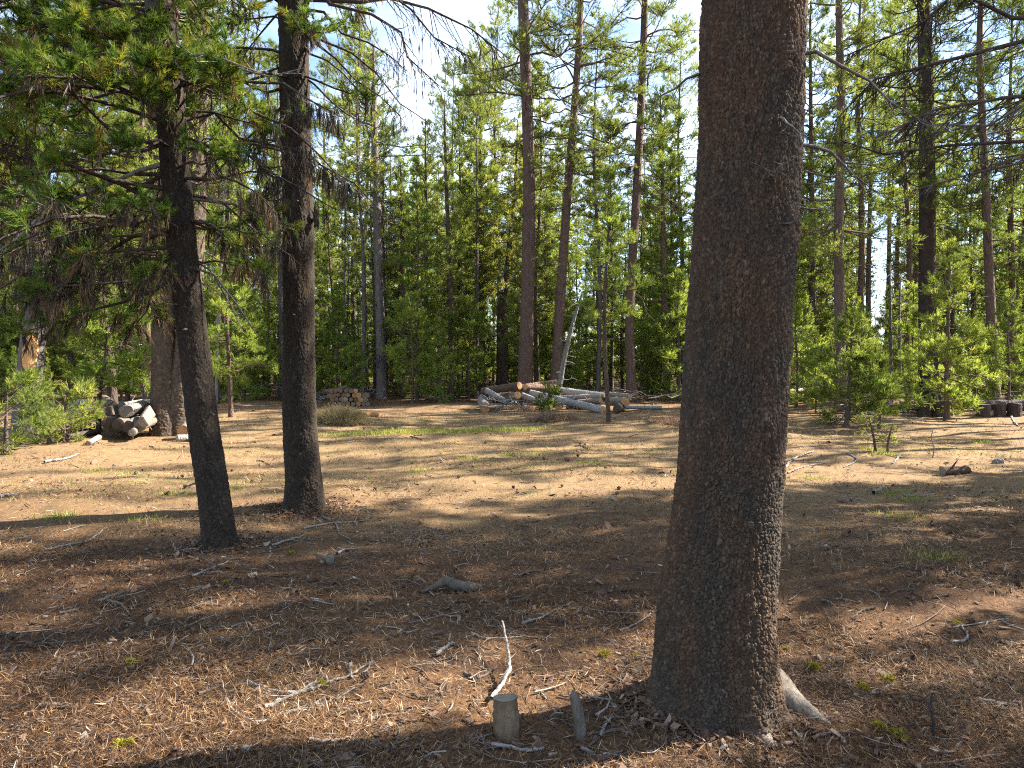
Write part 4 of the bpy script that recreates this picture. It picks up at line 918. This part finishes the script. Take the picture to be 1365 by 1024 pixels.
lg((236, 585), (256, 584), 14.3, 14.5, 10, 'log_pale', 'cut_pale', 'pale short round at the foot of the two-stemmed pine', seed=46, knots=0)
lg((257, 584), (262, 583), 14.4, 14.5, 9, 'log_tan', 'cut_orange', 'stubby round half hidden by the leaning trunk', seed=47, knots=0)
lg((95, 538), (122, 535), 21, 20, 8, 'deadwood', 'cut_pale', 'pale log in the bushes behind the firewood', seed=48)
lg((98, 548), (134, 546), 20, 19.5, 7, 'log_pale', 'cut_grey', 'grey log lying under the pale one behind the firewood', seed=49)
lg((66, 592), (131, 578), 13.6, 15.2, 8, 'log_dark', 'cut_dark', 'long blackish log on the ground before the firewood', seed=50, bend=.04)
lg((72, 586), (122, 572), 14.4, 16, 9, 'log_dark', 'cut_dark', 'second blackish log, behind the longest one by the firewood', seed=51, bend=.03)
lg((118, 594), (132, 583), 13.3, 14.2, 7, 'log_pale', 'cut_grey', 'short grey piece lying across the blackish logs', seed=52)

# stacked rounds across the clearing
def rounds():
    rng = np.random.default_rng(61); first = {}
    Y = 25.4; r = .088
    lab = {0: 'small cut round in the bottom row of the far stack', 1: 'small cut round in the second row of the far stack', 2: 'small cut round in the third row of the far stack', 3: 'small cut round in the top row of the far stack'}
    for row in range(4):
        for k in range(9 - (row % 2) - (2 if row == 3 else 0)):
            x0 = (440 - 682.5) / FPX * Y; x = x0 + .02 + (k + .5 * (row % 2)) * r * 1.9 + rng.normal(0, .012); z = float(gz(x, Y)) + r * .95 + row * r * 1.7
            v = int(rng.integers(4))
            if v not in first:
                o = log('log', (0, -.25, 0), (0, .25, 0), r, r * .96, ['log_brown', 'log_dark', 'log_dark', 'log_brown'][v], ['cut_brown', 'cut_orange', 'cut_brown', 'cut_grey'][v], lab[row], group='rounds of the far stack', seed=70 + v, knots=0); first[v] = o
            else: o = copy_tree(first[v])
            o['label'] = lab[row]; o.location = (x, Y + rng.normal(0, .03), z); s = rng.uniform(.85, 1.04); o.scale = (s, 1, s); o.rotation_euler = (0, rng.uniform(0, 6.28), rng.normal(0, .05))
rounds()
lg((487, 557), (503, 553), 19.6, 20.4, 6, 'cut_orange', 'cut_orange', 'orange brown slab of wood beside the grassy mound', seed=91, knots=0)
lg((568, 534), (592, 533), 27.8, 27.5, 5, 'log_tan', 'cut_orange', 'short cut log by the foot of the thin dark pine', seed=92, knots=0)

# dark log barrier
for i, (x0, x1, lb) in enumerate(((1222, 1262, 'dark heavy log lying level beneath the bright young pine'), (1302, 1372, 'long dark log of the barrier lying on stumps'))):
    lg((x0, 541), (x1, 541), 20.6, 20.6, 15, 'log_dark', 'cut_dark', lb, seed=95 + i)
def stump(name, g, r, h, bark, top, label, cat='stump', group=None, seed=0, tilt=(0, 0)):
    t = log(name, np.array(g) + [0, 0, -.05], np.array(g) + [tilt[0], tilt[1], h], r * 1.08, r, bark, top, label, cat, group, seed=seed, ends=(False, True), knots=0); return t
for i, px in enumerate((1232, 1252, 1312, 1331, 1352)):
    p = AT(px, 540, 20.2); stump('stump', P3(p[0], 20.2), .17, .34, 'log_dark', 'cut_dark', ['squat dark stump under the heavy log near the bright young pine', 'dark stump beside the squat one near the bright young pine', 'first dark stump under the long barrier log', 'middle dark stump under the long barrier log', 'last dark stump under the long barrier log'][i], group='stumps under the barrier', seed=110 + i)
g = G(1316, 556); log('log', g + [0, 0, .09], g + [.35, .25, .10], .10, .09, 'log_tan', 'cut_pale', 'pale cut chunk in front of the dark barrier', seed=120, knots=0)
g = G(1256, 633); log('log', g + [0, 0, .05], g + [.40, .06, .06], .065, .05, 'log_brown', 'cut_grey', 'weathered short log lying in shade near the pale round stone', seed=121)
g = G(1331, 618)
def stone(g, r, label, seed, name='stone', mat='stone', group=None, sq=.75):
    rng = np.random.default_rng(seed); n = 14; m_ = 9
    th, ph = np.meshgrid(np.linspace(0, 2 * np.pi, n, endpoint=False), np.linspace(0, np.pi, m_))
    k = 1 + .16 * np.sin(2 * th + seed) * np.sin(ph) + .1 * np.sin(3 * ph + th) + rng.normal(0, .03, th.shape)
    V = np.stack([r * k * np.sin(ph) * np.cos(th), r * k * np.sin(ph) * np.sin(th) * .85, r * sq * k * np.cos(ph)], -1)
    V[0] = V[0].mean(0); V[-1] = V[-1].mean(0)
    i = np.arange(m_ - 1)[:, None] * n; j = np.arange(n)[None]; jn = (j + 1) % n
    F = np.stack([i + j, i + jn, i + n + jn, i + n + j], -1).reshape(-1, 4)
    o = obj(name, mesh(name, V.reshape(-1, 3), [F], mat, smooth=True), None, g + np.array([0, 0, r * sq * .45])); tag(o, label, 'stone', group); return o
stone(g, .075, 'pale rounded stone standing out on the shaded duff', 3)
stone(G(1000, 880), .028, 'small grey stone past the thick trunk', 5)

# cut post and stub by the big trunk
g = G(677, 983)
log('cut_post', g + [.0, 0, -.06], g + [-.012, .03, .160], .058, .054, 'post_wood', 'cut_grey', 'short cut post stump with a round grey top standing in the needles', 'stump', seed=130, ends=(False, True), knots=0)
g = G(775, 982); b = MB()
t = tag(empty('wood_stub', g), 'thin grey upright stub of wood next to the cut post', 'stub')
b.tube(np.array([[0, 0, -.05], [-.004, 0, .05], [-.018, .01, .12], [-.03, .012, .172]]), [.028, .026, .024, .021], 8); obj('stake', b.build('stake', 'stub_wood'), t)
b = MB(); b.tube(np.array([[-.028, .012, .165], [-.034, .010, .186], [-.04, .008, .20]]), [.021, .013, .002], 7); obj('splintered_tip', b.build('splintered_tip', 'stub_wood'), t)
stone(G(846, 968), .022, 'round reddish bark knob touching the thick trunk', 8, 'bark_knob', 'bark_warm')
# driftwood-like root
g0 = G(570, 790); Pp = np.array([G(560, 791), G(578, 788), G(595, 786), G(612, 789), G(640, 786)]) - g0; Pp[:, 2] += [.006, .025, .055, .04, .012]
t = tag(empty('driftwood', g0), 'weathered grey humped piece of wood lying in the open', 'wood'); b = MB()
Sp, Rp = smooth_spine(Pp, np.array([.010, .021, .033, .038, .028]), 24); b.tube(Sp, Rp, 12); obj('wood', b.build('wood', 'stub_wood'), t)
b = MB(); b.tube(np.array([Sp[10], Sp[10] + [-.06, -.03, -.02], Sp[10] + [-.13, -.05, -.06]]), [.022, .017, .006], 7); obj('side_arm', b.build('side_arm', 'stub_wood'), t)
g0 = G(441, 752); log('log', g0 + [0, -.02, .03], g0 + [-.03, .11, .035], .030, .028, 'stub_wood', 'cut_grey', 'stubby grey piece of branch with a pale broken end', 'wood', seed=131, knots=1)

# ------------------------------------------------------------------ sticks
def stick(pl, r, label=None, group=None, tw=(), lift=0.0, mat='deadwood', tone=.8, seed=0):
    P = np.array([G(*q[:2]) for q in pl]); o = P[0].copy(); n = len(P)
    rad = r * np.linspace(1, .5, n); P[:, 2] += rad * .75 + .006 + np.array([q[2] if len(q) > 2 else 0 for q in pl]); P -= o
    b = MB(); Sp, Rp = smooth_spine(P, rad, max(6, 5 * n)); rng = np.random.default_rng(seed); Sp = Sp + rng.normal(0, r * .25, Sp.shape); b.tube(Sp, Rp, 7, 0, tone)
    for (k, dx, dy) in tw:
        p = Sp[int(k * (len(Sp) - 1))]; b.tube(np.array([p, p + [dx * .5, dy * .5, .012], p + [dx, dy, .004]]), [r * .6, r * .5, r * .25], 5, 0, tone)
    ob = obj('stick', b.build('stick', mat), None, o); tag(ob, label, 'stick', group); return ob
stick([(655, 941, .02), (672, 922, .04), (679, 905, .06), (676, 885, .09), (670, 866, .15)], .011, 'bleached curved stick rising behind the cut post', seed=1)
stick([(302, 935), (310, 950), (330, 962), (352, 966), (375, 954), (400, 948), (428, 944)], .008, 'hooked pale stick bending round below the twig pile', seed=2)
stick([(330, 912), (370, 926), (405, 925), (440, 912), (470, 900), (497, 884)], .010, 'longest pale stick in the loose twig pile', tw=((.4, .05, .1), (.6, -.04, .09)), seed=3)
stick([(352, 948), (390, 930), (420, 915), (434, 912)], .012, 'thick silvery stick in the loose twig pile', seed=4)
stick([(380, 955), (410, 944), (440, 938), (472, 920)], .008, 'straight pale stick crossing the loose twig pile', tw=((.5, .05, -.04),), seed=5)
stick([(390, 940), (408, 948), (436, 931), (452, 946)], .006, 'kinked grey stick at the end of the twig pile', seed=6)
stick([(467, 888), (468, 898), (469, 907)], .010, 'short upright bleached stick above the twig pile', seed=7)
stick([(481, 903), (491, 893), (496, 878)], .008, 'short curved bleached stick above the twig pile', seed=8)
stick([(362, 729), (392, 720), (405, 715)], .012, 'pale stick between the two black trunk feet', tw=((.3, .12, -.02),), seed=9)
stick([(405, 706), (440, 699), (475, 697), (495, 690)], .010, 'long grey stick beside the straight dark trunk', tw=((.2, .03, -.12), (.65, .08, -.2)), seed=10)
stick([(430, 690), (448, 700), (452, 712), (468, 721)], .009, 'zigzag pale stick beside the straight dark trunk', seed=11)
stick([(449, 740), (462, 734), (478, 733)], .011, 'bent pale stick touching the stubby grey branch', seed=12)
stick([(255, 771), (275, 762), (304, 750)], .009, 'pale stick below the leaning trunk foot', tw=((.4, -.03, .1),), seed=13)
stick([(132, 805), (150, 797), (172, 789)], .011, 'pale stick alone on the brown needles, beneath dappled shade', seed=14)
stick([(80, 820), (98, 816), (108, 811)], .009, 'short pale stick lying parallel to the lone one', seed=15)
stick([(60, 735), (90, 728), (118, 722), (140, 705)], .010, 'grey stick lying in the long shade of the leaning pine', seed=16)
stick([(0, 664), (12, 662), (22, 660)], .02, 'white stick at the border of the sunlit clearing', seed=17)
stick([(60, 618), (90, 612), (105, 606)], .022, 'pale branch lying before the blackish logs', seed=18)
stick([(308, 838), (330, 832), (344, 842), (372, 832)], .006, 'thin pale twig above the twig pile', seed=19)
stick([(580, 877), (592, 866), (606, 859)], .012, 'pale stick in a small sunny spot near the humped wood', seed=20)
stick([(695, 833), (715, 828), (733, 819)], .009, 'thin pale stick past the humped wood', seed=21)
stick([(826, 843), (840, 838), (868, 820)], .008, 'grey stick beside the thick trunk', seed=22)
stick([(628, 845), (650, 853), (700, 850)], .006, 'grey twig between the humped wood and the bleached curved stick', tw=((.6, -.05, -.1),), seed=23)
stick([(655, 995), (700, 1003), (725, 1000)], .009, 'pale stick half buried before the cut post', seed=24)
stick([(775, 1000), (800, 1013), (830, 1004)], .008, 'curved pale stick before the thick trunk foot', seed=25)
stick([(800, 985), (806, 970), (816, 958)], .008, 'short pale stick leaning near the grey stub', seed=26)
stick([(1128, 915), (1150, 926), (1172, 925), (1184, 915)], .008, 'forked pale stick past the pale root', tw=((.5, .08, .05),), seed=27)
stick([(1268, 858), (1284, 857), (1290, 848), (1281, 835)], .009, 'hooked white stick out on the shaded duff', seed=28)
stick([(1270, 838), (1310, 832), (1345, 826)], .005, 'fine pale twig beyond the hooked white stick', seed=29)
stick([(1302, 936), (1330, 940), (1362, 938)], .010, 'pale stick at the border of the view by the dead seedling', seed=30)
stick([(1165, 660), (1172, 655), (1178, 650)], .026, 'stubby white stick in the grass on the shaded duff', seed=31)
stick([(1045, 625), (1060, 612), (1085, 606)], .022, 'thick grey branch just past the thick trunk', tw=((.3, .5, -.15), (.6, .4, .1)), seed=32)
stick([(1050, 632), (1068, 624), (1100, 618)], .014, 'slim grey branch in front of the thick grey one', seed=33)
stick([(1130, 606), (1142, 614), (1125, 624)], .014, 'angled pale stick near the two seedlings', seed=34)
stick([(1204, 662), (1230, 662), (1252, 659)], .012, 'straight pale stick below the weathered short log', seed=35)
stick([(1200, 608), (1195, 614), (1190, 619)], .02, 'white stick slanting near the thinner seedling', seed=36)
stick([(1345, 553), (1352, 562), (1362, 571)], .03, 'pale forked stick before the dark barrier', seed=37)
stick([(690, 770), (712, 762), (735, 766)], .008, 'dark grey twig lying beyond the humped wood', seed=38)
stick([(1100, 905), (1120, 912), (1140, 908)], .006, 'thin twig just past the yellow lichen by the thick trunk', seed=39)
stick([(1240, 1000), (1265, 1006), (1285, 988)], .008, 'pale crooked stick below the dead seedling', seed=40)
def random_sticks():
    rng = np.random.default_rng(300)
    zones = [((0, 430, 760, 1015), 22, 'thin weathered stick on the dappled needles beneath the black trunks'), ((440, 850, 690, 1015), 22, 'thin weathered stick on the open duff around the humped wood'),
             ((1060, 1365, 640, 1015), 22, 'thin weathered stick on the shaded duff past the thick trunk'), ((0, 880, 575, 660), 16, 'small dark stick lying in the sunlit clearing')]
    for (x0, x1, y0, y1), n, lb in zones:
        for k in range(n):
            px = rng.uniform(x0, x1); py = y1 - (y1 - y0) * rng.random() ** .8; d = 1560 / (py - 478)
            L = rng.uniform(12, 38) * (py - 440) / 300; a = rng.uniform(-.5, .6) + (np.pi if rng.random() < .5 else 0); c = rng.normal(0, .5)
            pl = [(px, py), (px + L * .5 * np.cos(a), py - L * .3 * np.sin(a)), (px + L * np.cos(a + c * .5), py - L * .5 * np.sin(a + c))]
            stick(pl, rng.uniform(.004, .008) * (1 + d * .06), lb, lb.replace('thin weathered stick', 'loose sticks').replace('small dark stick', 'dark sticks'), tw=((.5, rng.normal(0, .05), rng.normal(0, .05)),) if rng.random() < .5 else (), tone=rng.uniform(.2, .75), mat='twigs' if y0 > 600 else 'bark_dark', seed=int(rng.integers(1e6)))
random_sticks()

# ------------------------------------------------------------------ yellow lichen tufts
for i, (px, py, r, lb) in enumerate(((175, 886, .030, 'yellow lichen tuft on its own amid dappled needles'), (164, 997, .034, 'yellow lichen tuft near the lower border, below another'), (430, 915, .022, 'greenish lichen tuft caught in the twig pile'),
        (806, 875, .030, 'bright yellow lichen tuft before the thick trunk'), (846, 877, .015, 'tiny yellow lichen scrap beside the brighter tuft'), (1086, 893, .036, 'olive yellow lichen tuft past the thick trunk'), (1047, 868, .022, 'small orange yellow lichen by the thick trunk edge'),
        (1148, 922, .034, 'yellow green lichen tuft on the forked pale stick'), (1185, 910, .032, 'yellow green lichen tuft past the forked pale stick'), (1196, 984, .036, 'lichen tuft at the foot of the dead seedling'), (1172, 972, .03, 'dull lichen tuft close under the dead seedling'),
        (389, 739, .024, 'small yellow lichen between the black trunk feet'), (300, 779, .02, 'greenish lichen speck below the leaning trunk'), (1276, 833, .018, 'lichen scrap on the hooked white stick'))):
    rng = np.random.default_rng(400 + i); g = G(px, py); n = 60
    Dd = rng.normal(size=(n, 3)); Dd[:, 2] = np.abs(Dd[:, 2]); A = nrm(Dd) * rng.random((n, 1)) * r * .8 * np.array([1.3, 1, .6])
    V, F, tt = needles(A, Dd, 9, r * .5, r * .14, rng, base=.01, tint=rng.random(n)); c = MB(); c.add(V, F, 0, tt)
    tag(obj('lichen_tuft', c.build('lichen_tuft', ['lichen_yellow'], False), None, g + [0, 0, .01]), lb, 'lichen', 'yellow lichen tufts')

# ------------------------------------------------------------------ pine cones
def cones():
    rng = np.random.default_rng(500); r = .022
    b = MB(); th = np.linspace(0, 2 * np.pi, 10, endpoint=False)
    P = [np.array([0, 0, z]) for z in np.linspace(0, .055, 9)]; rad = r * np.array([.35, .8, 1, .82, 1.0, .74, .85, .5, .1])
    V, F = tubes(np.array(P)[None], rad[None], 10); V = V.reshape(9, 10, 3); V[::2, ::2, :2] *= 1.22; V[1::2, 1::2, :2] *= 1.22; b.add(V.reshape(-1, 3), F); me = b.build('pine_cone', 'cone', False)
    zs = [((0, 880, 590, 665), 26, 'dark fallen pine cone in the sunlit clearing', 'pine cones in the clearing'), ((0, 1340, 680, 1000), 12, 'dark fallen pine cone on the needles close by', 'pine cones on the near duff')]
    for (x0, x1, y0, y1), n, lb, gr in zs:
        for k in range(n):
            g = G(rng.uniform(x0, x1), rng.uniform(y0, y1)); o = obj('pine_cone', me, None, g + np.array([0, 0, .02])); s = rng.uniform(.65, 1.1); o.scale = (s, s, s)
            o.rotation_euler = (rng.uniform(1.2, 1.9), 0, rng.uniform(0, 6.28)); tag(o, lb, 'pine cone', gr)
cones()

# ------------------------------------------------------------------ mounds, weeds, brush
def mound(px, py, r, h, label, seed, name='grass_mound', mat='dry_grass', n=1400, L=.22):
    g = G(px, py); rng = np.random.default_rng(seed); t = tag(empty(name, g), label, 'mound')
    k = 26; u = np.linspace(-1, 1, k); X, Y = np.meshgrid(u, u); q = np.clip(1 - X ** 2 - Y ** 2, 0, 1)
    Z = h * q ** .7 * (1 + .25 * np.sin(5 * X + seed) * np.sin(4 * Y)) - .05 + rng.normal(0, .01, X.shape); V = np.stack([X * r, Y * r * .75, Z], -1).reshape(-1, 3)
    i = np.arange(k - 1)[:, None] * k; j = np.arange(k - 1)[None]; F = np.stack([i + j, i + j + 1, i + k + j + 1, i + k + j], -1).reshape(-1, 4)
    obj('earth', mesh('earth', V, [F], 'ground', smooth=True), t)
    idx = rng.integers(0, len(V), n); A = V[idx] + rng.normal(0, .02, (n, 3)); A = A[A[:, 2] > -.03]; D = nrm(A * np.array([1, 1, .4]) + rng.normal(0, .25, A.shape) + [0, 0, .25])
    c = MB(); V2, F2, tt = needles(A, D, 5, L, .012, rng, ang=(20, 80), base=.05, tint=rng.random(len(A))); c.add(V2, F2, 0, tt); obj('dry_blades', c.build('dry_blades', [mat], False), t); return t
mound(452, 563, .62, .26, 'straw coloured mound of dead grass past the straight dark trunk', 3)
mound(736, 560, .55, .05, 'low dry reddish weed clump before the log heap', 5, 'weed_clump', 'dry_weed', 900, .28)
mound(690, 548, .5, .07, 'low tangle of dry weeds at the foot of the log heap', 6, 'weed_clump', 'dry_weed', 500, .22)
mound(900, 566, .6, .05, 'low dry weed clump nearly touching the thick trunk', 7, 'weed_clump', 'dry_weed', 700, .22)

def brush(px, py, Y, n, ln, label, seed, mat='deadwood', spread=1.0, group=None, arch=0.0):
    """a heap of bare slash: every branch a part of the heap"""
    rng = np.random.default_rng(seed); p = AT(px, py, Y); g = P3(p[0], Y); t = tag(empty('brush_heap', g), label, 'brush', group)
    for k in range(n):
        p0 = np.array([[rng.normal(0, spread * .5), rng.normal(0, .35), rng.uniform(.02, .28)]]); a = rng.uniform(0, 6.28) if rng.random() < .4 else rng.choice([0, np.pi]) + rng.normal(0, .4)
        e = R(rng.uniform(-3, 22 + 40 * arch)); d = np.array([[np.cos(a) * np.cos(e), np.sin(a) * np.cos(e), np.sin(e)]])
        bt, *_ = branches(p0, d, np.array([ln * rng.uniform(.5, 1.3)]), np.array([rng.uniform(.012, .03)]), np.array([-.15 - .5 * arch * rng.random()]), rng, 5, 1, wig=.05, minr=.006, sides=5)
        b = MB(); [b.add(V, F) for V, F in bt]; obj('bare_branch', b.build('bare_branch', mat), t)
GB = 'brush heaps along the wood edge'
brush(1195, 520, 23.0, 22, 1.5, 'big tangle of grey bare branches near the dark barrier', 11, 'deadwood', 1.2, arch=.35)
brush(1232, 530, 21.2, 12, 1.1, 'smaller grey branch tangle beside the bright young pine', 12, 'bark_grey', .8)
brush(690, 540, 21.6, 16, .9, 'grey branches strewn at the near end of the log heap', 13, 'deadwood', 1.1)
brush(845, 530, 25.5, 12, 1.4, 'bare branches piled past the cut ends of the logs', 14, 'bark_grey', 1.2)
brush(455, 517, 26.2, 12, 1.0, 'bleached branches thrown on top behind the stacked rounds', 15, 'deadwood', .9)
brush(110, 545, 18.5, 12, 1.2, 'pale branches among the bushes behind the firewood', 16, 'deadwood', 1.0)
brush(330, 527, 30, 12, 1.6, 'grey branches beyond the bare stemmed young pine', 17, 'deadwood', 1.8)
brush(1065, 525, 27, 12, 1.5, 'grey branches just past the thick trunk at the wood edge', 18, 'deadwood', 1.2)
brush(575, 526, 30, 10, 1.4, 'grey branches at the wood edge under the pointed pine', 19, 'deadwood', 1.4)
brush(950, 526, 29, 10, 1.5, 'grey branches at the wood edge behind the thick trunk', 20, 'deadwood', 1.6)
brush(1310, 520, 27, 10, 1.5, 'grey branches behind the dark barrier', 21, 'bark_grey', 1.4)
brush(1345, 530, 22.5, 12, 1.2, 'grey branch tangle past the end of the dark barrier', 22, 'bark_grey', 1.0)
brush(1150, 528, 23.5, 12, 1.2, 'grey branch tangle behind the dark bushy pine', 23, 'bark_grey', 1.0)
brush(1270, 520, 24.5, 14, 1.4, 'dark branches heaped behind the bright young pine', 24, 'bark_dark', 1.3)
for i, (pa, pb, Ya, Yb, w, lb) in enumerate((((1165, 512), (1232, 506), 25, 26, 8, 'dark fallen log behind the big grey branch tangle'), ((1180, 524), (1225, 520), 23.6, 24.2, 8, 'dark log under the big grey branch tangle'), ((1280, 516), (1350, 510), 25.5, 26.5, 8, 'long fallen log deep behind the dark barrier'), ((1050, 523), (1100, 517), 25, 26, 7, 'fallen log just past the thick trunk'))):
    lg(pa, pb, Ya, Yb, w, 'log_dark' if i < 2 else 'log_tan', 'cut_brown', lb, seed=150 + i)
lg((1148, 541), (1222, 543), 20.6, 20.2, 9, 'log_dark', 'cut_dark', 'dark log lying before the big grey branch tangle', seed=160)
brush(1185, 538, 20.3, 10, 1.0, 'low grey branches strewn over the dark log near the two seedlings', 25, 'bark_grey', .9)
def fallen():
    rng = np.random.default_rng(321)
    for k in range(34):
        d = rng.uniform(27, 42); px = rng.uniform(-100, 1450); x = (px - 682.5) / FPX * d; a = rng.choice([0, np.pi]) + rng.normal(0, .5); L = rng.uniform(1.5, 4.5); r = rng.uniform(.05, .12)
        A = P3(x, d, r * .9 + rng.uniform(0, .1)); e = (x + L * np.cos(a), d + L * np.sin(a)); B = P3(e[0], e[1], r * .8 + rng.uniform(0, .45) * (rng.random() < .4))
        log('log', A, B, r, r * .7, ['log_pale', 'deadwood', 'log_tan'][k % 3], 'cut_grey', 'grey fallen log lying deep among the trunks past the clearing', group='fallen logs among the trunks', seed=600 + k)
fallen()

# dead seedling near the lower border
g = G(1243, 985); t = tag(empty('dead_seedling', g), 'little dead pine seedling with dark drooping twigs', 'seedling')
S = np.array([[0, 0, -.03], [.005, 0, .07], [-.004, .01, .14], [.002, .01, .20]]); Rr = np.array([.009, .008, .006, .002]); b = MB(); b.tube(*smooth_spine(S, Rr, 10), 7); obj('stem', b.build('stem', 'bark_dark'), t)
bt, A, D, tw, _ = limb_set(S, Rr, [(z, a, 10, .10, -.4) for z, a in zip(np.linspace(.04, .19, 11), np.arange(11) * 137.)], 5, twig=30, shoots=2, minr=.0015, tl=.5)
b = MB(); [b.add(V, F) for V, F in bt]; obj('twig', b.build('twig', 'bark_dark'), t)
V, F, tt = needles(A, D, 6, .03, .0025, np.random.default_rng(3), base=.02); c = MB(); c.add(V, F, 0, tt); obj('dead_needles', c.build('dead_needles', ['needles_dead'], False), t)
# dry stalk in the shade
stick([(1243, 612), (1245, 612.2, .17), (1241, 612.4, .34), (1243, 612.6, .46)], .010, 'dry upright stalk past the two seedlings', tw=((.85, .1, .02), (.9, -.09, .0), (.8, .06, .05)), seed=44)

# ------------------------------------------------------------------ sky, sun, render
SUN_AZ, SUN_EL = 18.0, 39.0      # degrees from +X towards +Y, and above the horizon
def lights():
    s = np.array([math.cos(R(SUN_AZ)) * math.cos(R(SUN_EL)), math.sin(R(SUN_AZ)) * math.cos(R(SUN_EL)), math.sin(R(SUN_EL))])
    ld = bpy.data.lights.new('sun', 'SUN'); ld.energy = 5.0; ld.angle = R(.55); ld.color = (1.0, .93, .82)
    o = bpy.data.objects.new('sun', ld); COL.objects.link(o); o.rotation_euler = Vector(-s).to_track_quat('-Z', 'Y').to_euler(); o.location = (20, 10, 25)
    w = bpy.data.worlds.new('World'); SC.world = w; w.use_nodes = True; t = w.node_tree; t.nodes.clear()
    out = t.nodes.new('ShaderNodeOutputWorld'); bg = t.nodes.new('ShaderNodeBackground'); sky = t.nodes.new('ShaderNodeTexSky')
    sky.sky_type = 'NISHITA'; sky.sun_disc = False; sky.sun_elevation = R(SUN_EL); sky.sun_rotation = R(90 - SUN_AZ); sky.altitude = 1300; sky.dust_density = .6; sky.ozone_density = 2.5
    tc = t.nodes.new('ShaderNodeTexCoord'); mp = t.nodes.new('ShaderNodeMapping'); mp.inputs['Scale'].default_value = (1, 1, 2.6)
    n = t.nodes.new('ShaderNodeTexNoise'); n.inputs['Scale'].default_value = 2.3; n.inputs['Detail'].default_value = 7; n.inputs['Roughness'].default_value = .58
    r = t.nodes.new('ShaderNodeValToRGB'); r.color_ramp.elements[0].position = .44; r.color_ramp.elements[1].position = .70
    mx = t.nodes.new('ShaderNodeMix'); mx.data_type = 'RGBA'; mx.inputs[7].default_value = (4.8, 5.5, 6.3, 1)
    L = t.links.new
    L(tc.outputs['Generated'], mp.inputs['Vector']); L(mp.outputs[0], n.inputs['Vector']); L(n.outputs[0], r.inputs[0]); L(r.outputs[0], mx.inputs[0]); L(sky.outputs[0], mx.inputs[6])
    L(mx.outputs[2], bg.inputs['Color']); bg.inputs['Strength'].default_value = .08; L(bg.outputs[0], out.inputs['Surface'])
lights()
SC.view_settings.view_transform = 'Standard'; SC.view_settings.look = 'None'; SC.view_settings.gamma = 1.0; SC.view_settings.exposure = 2.35
c = SC.cycles
c.max_bounces = 6; c.diffuse_bounces = 3; c.glossy_bounces = 2; c.transmission_bounces = 3; c.transparent_max_bounces = 6; c.sample_clamp_indirect = 2.5
c.use_denoising = False; c.filter_width = 1.1
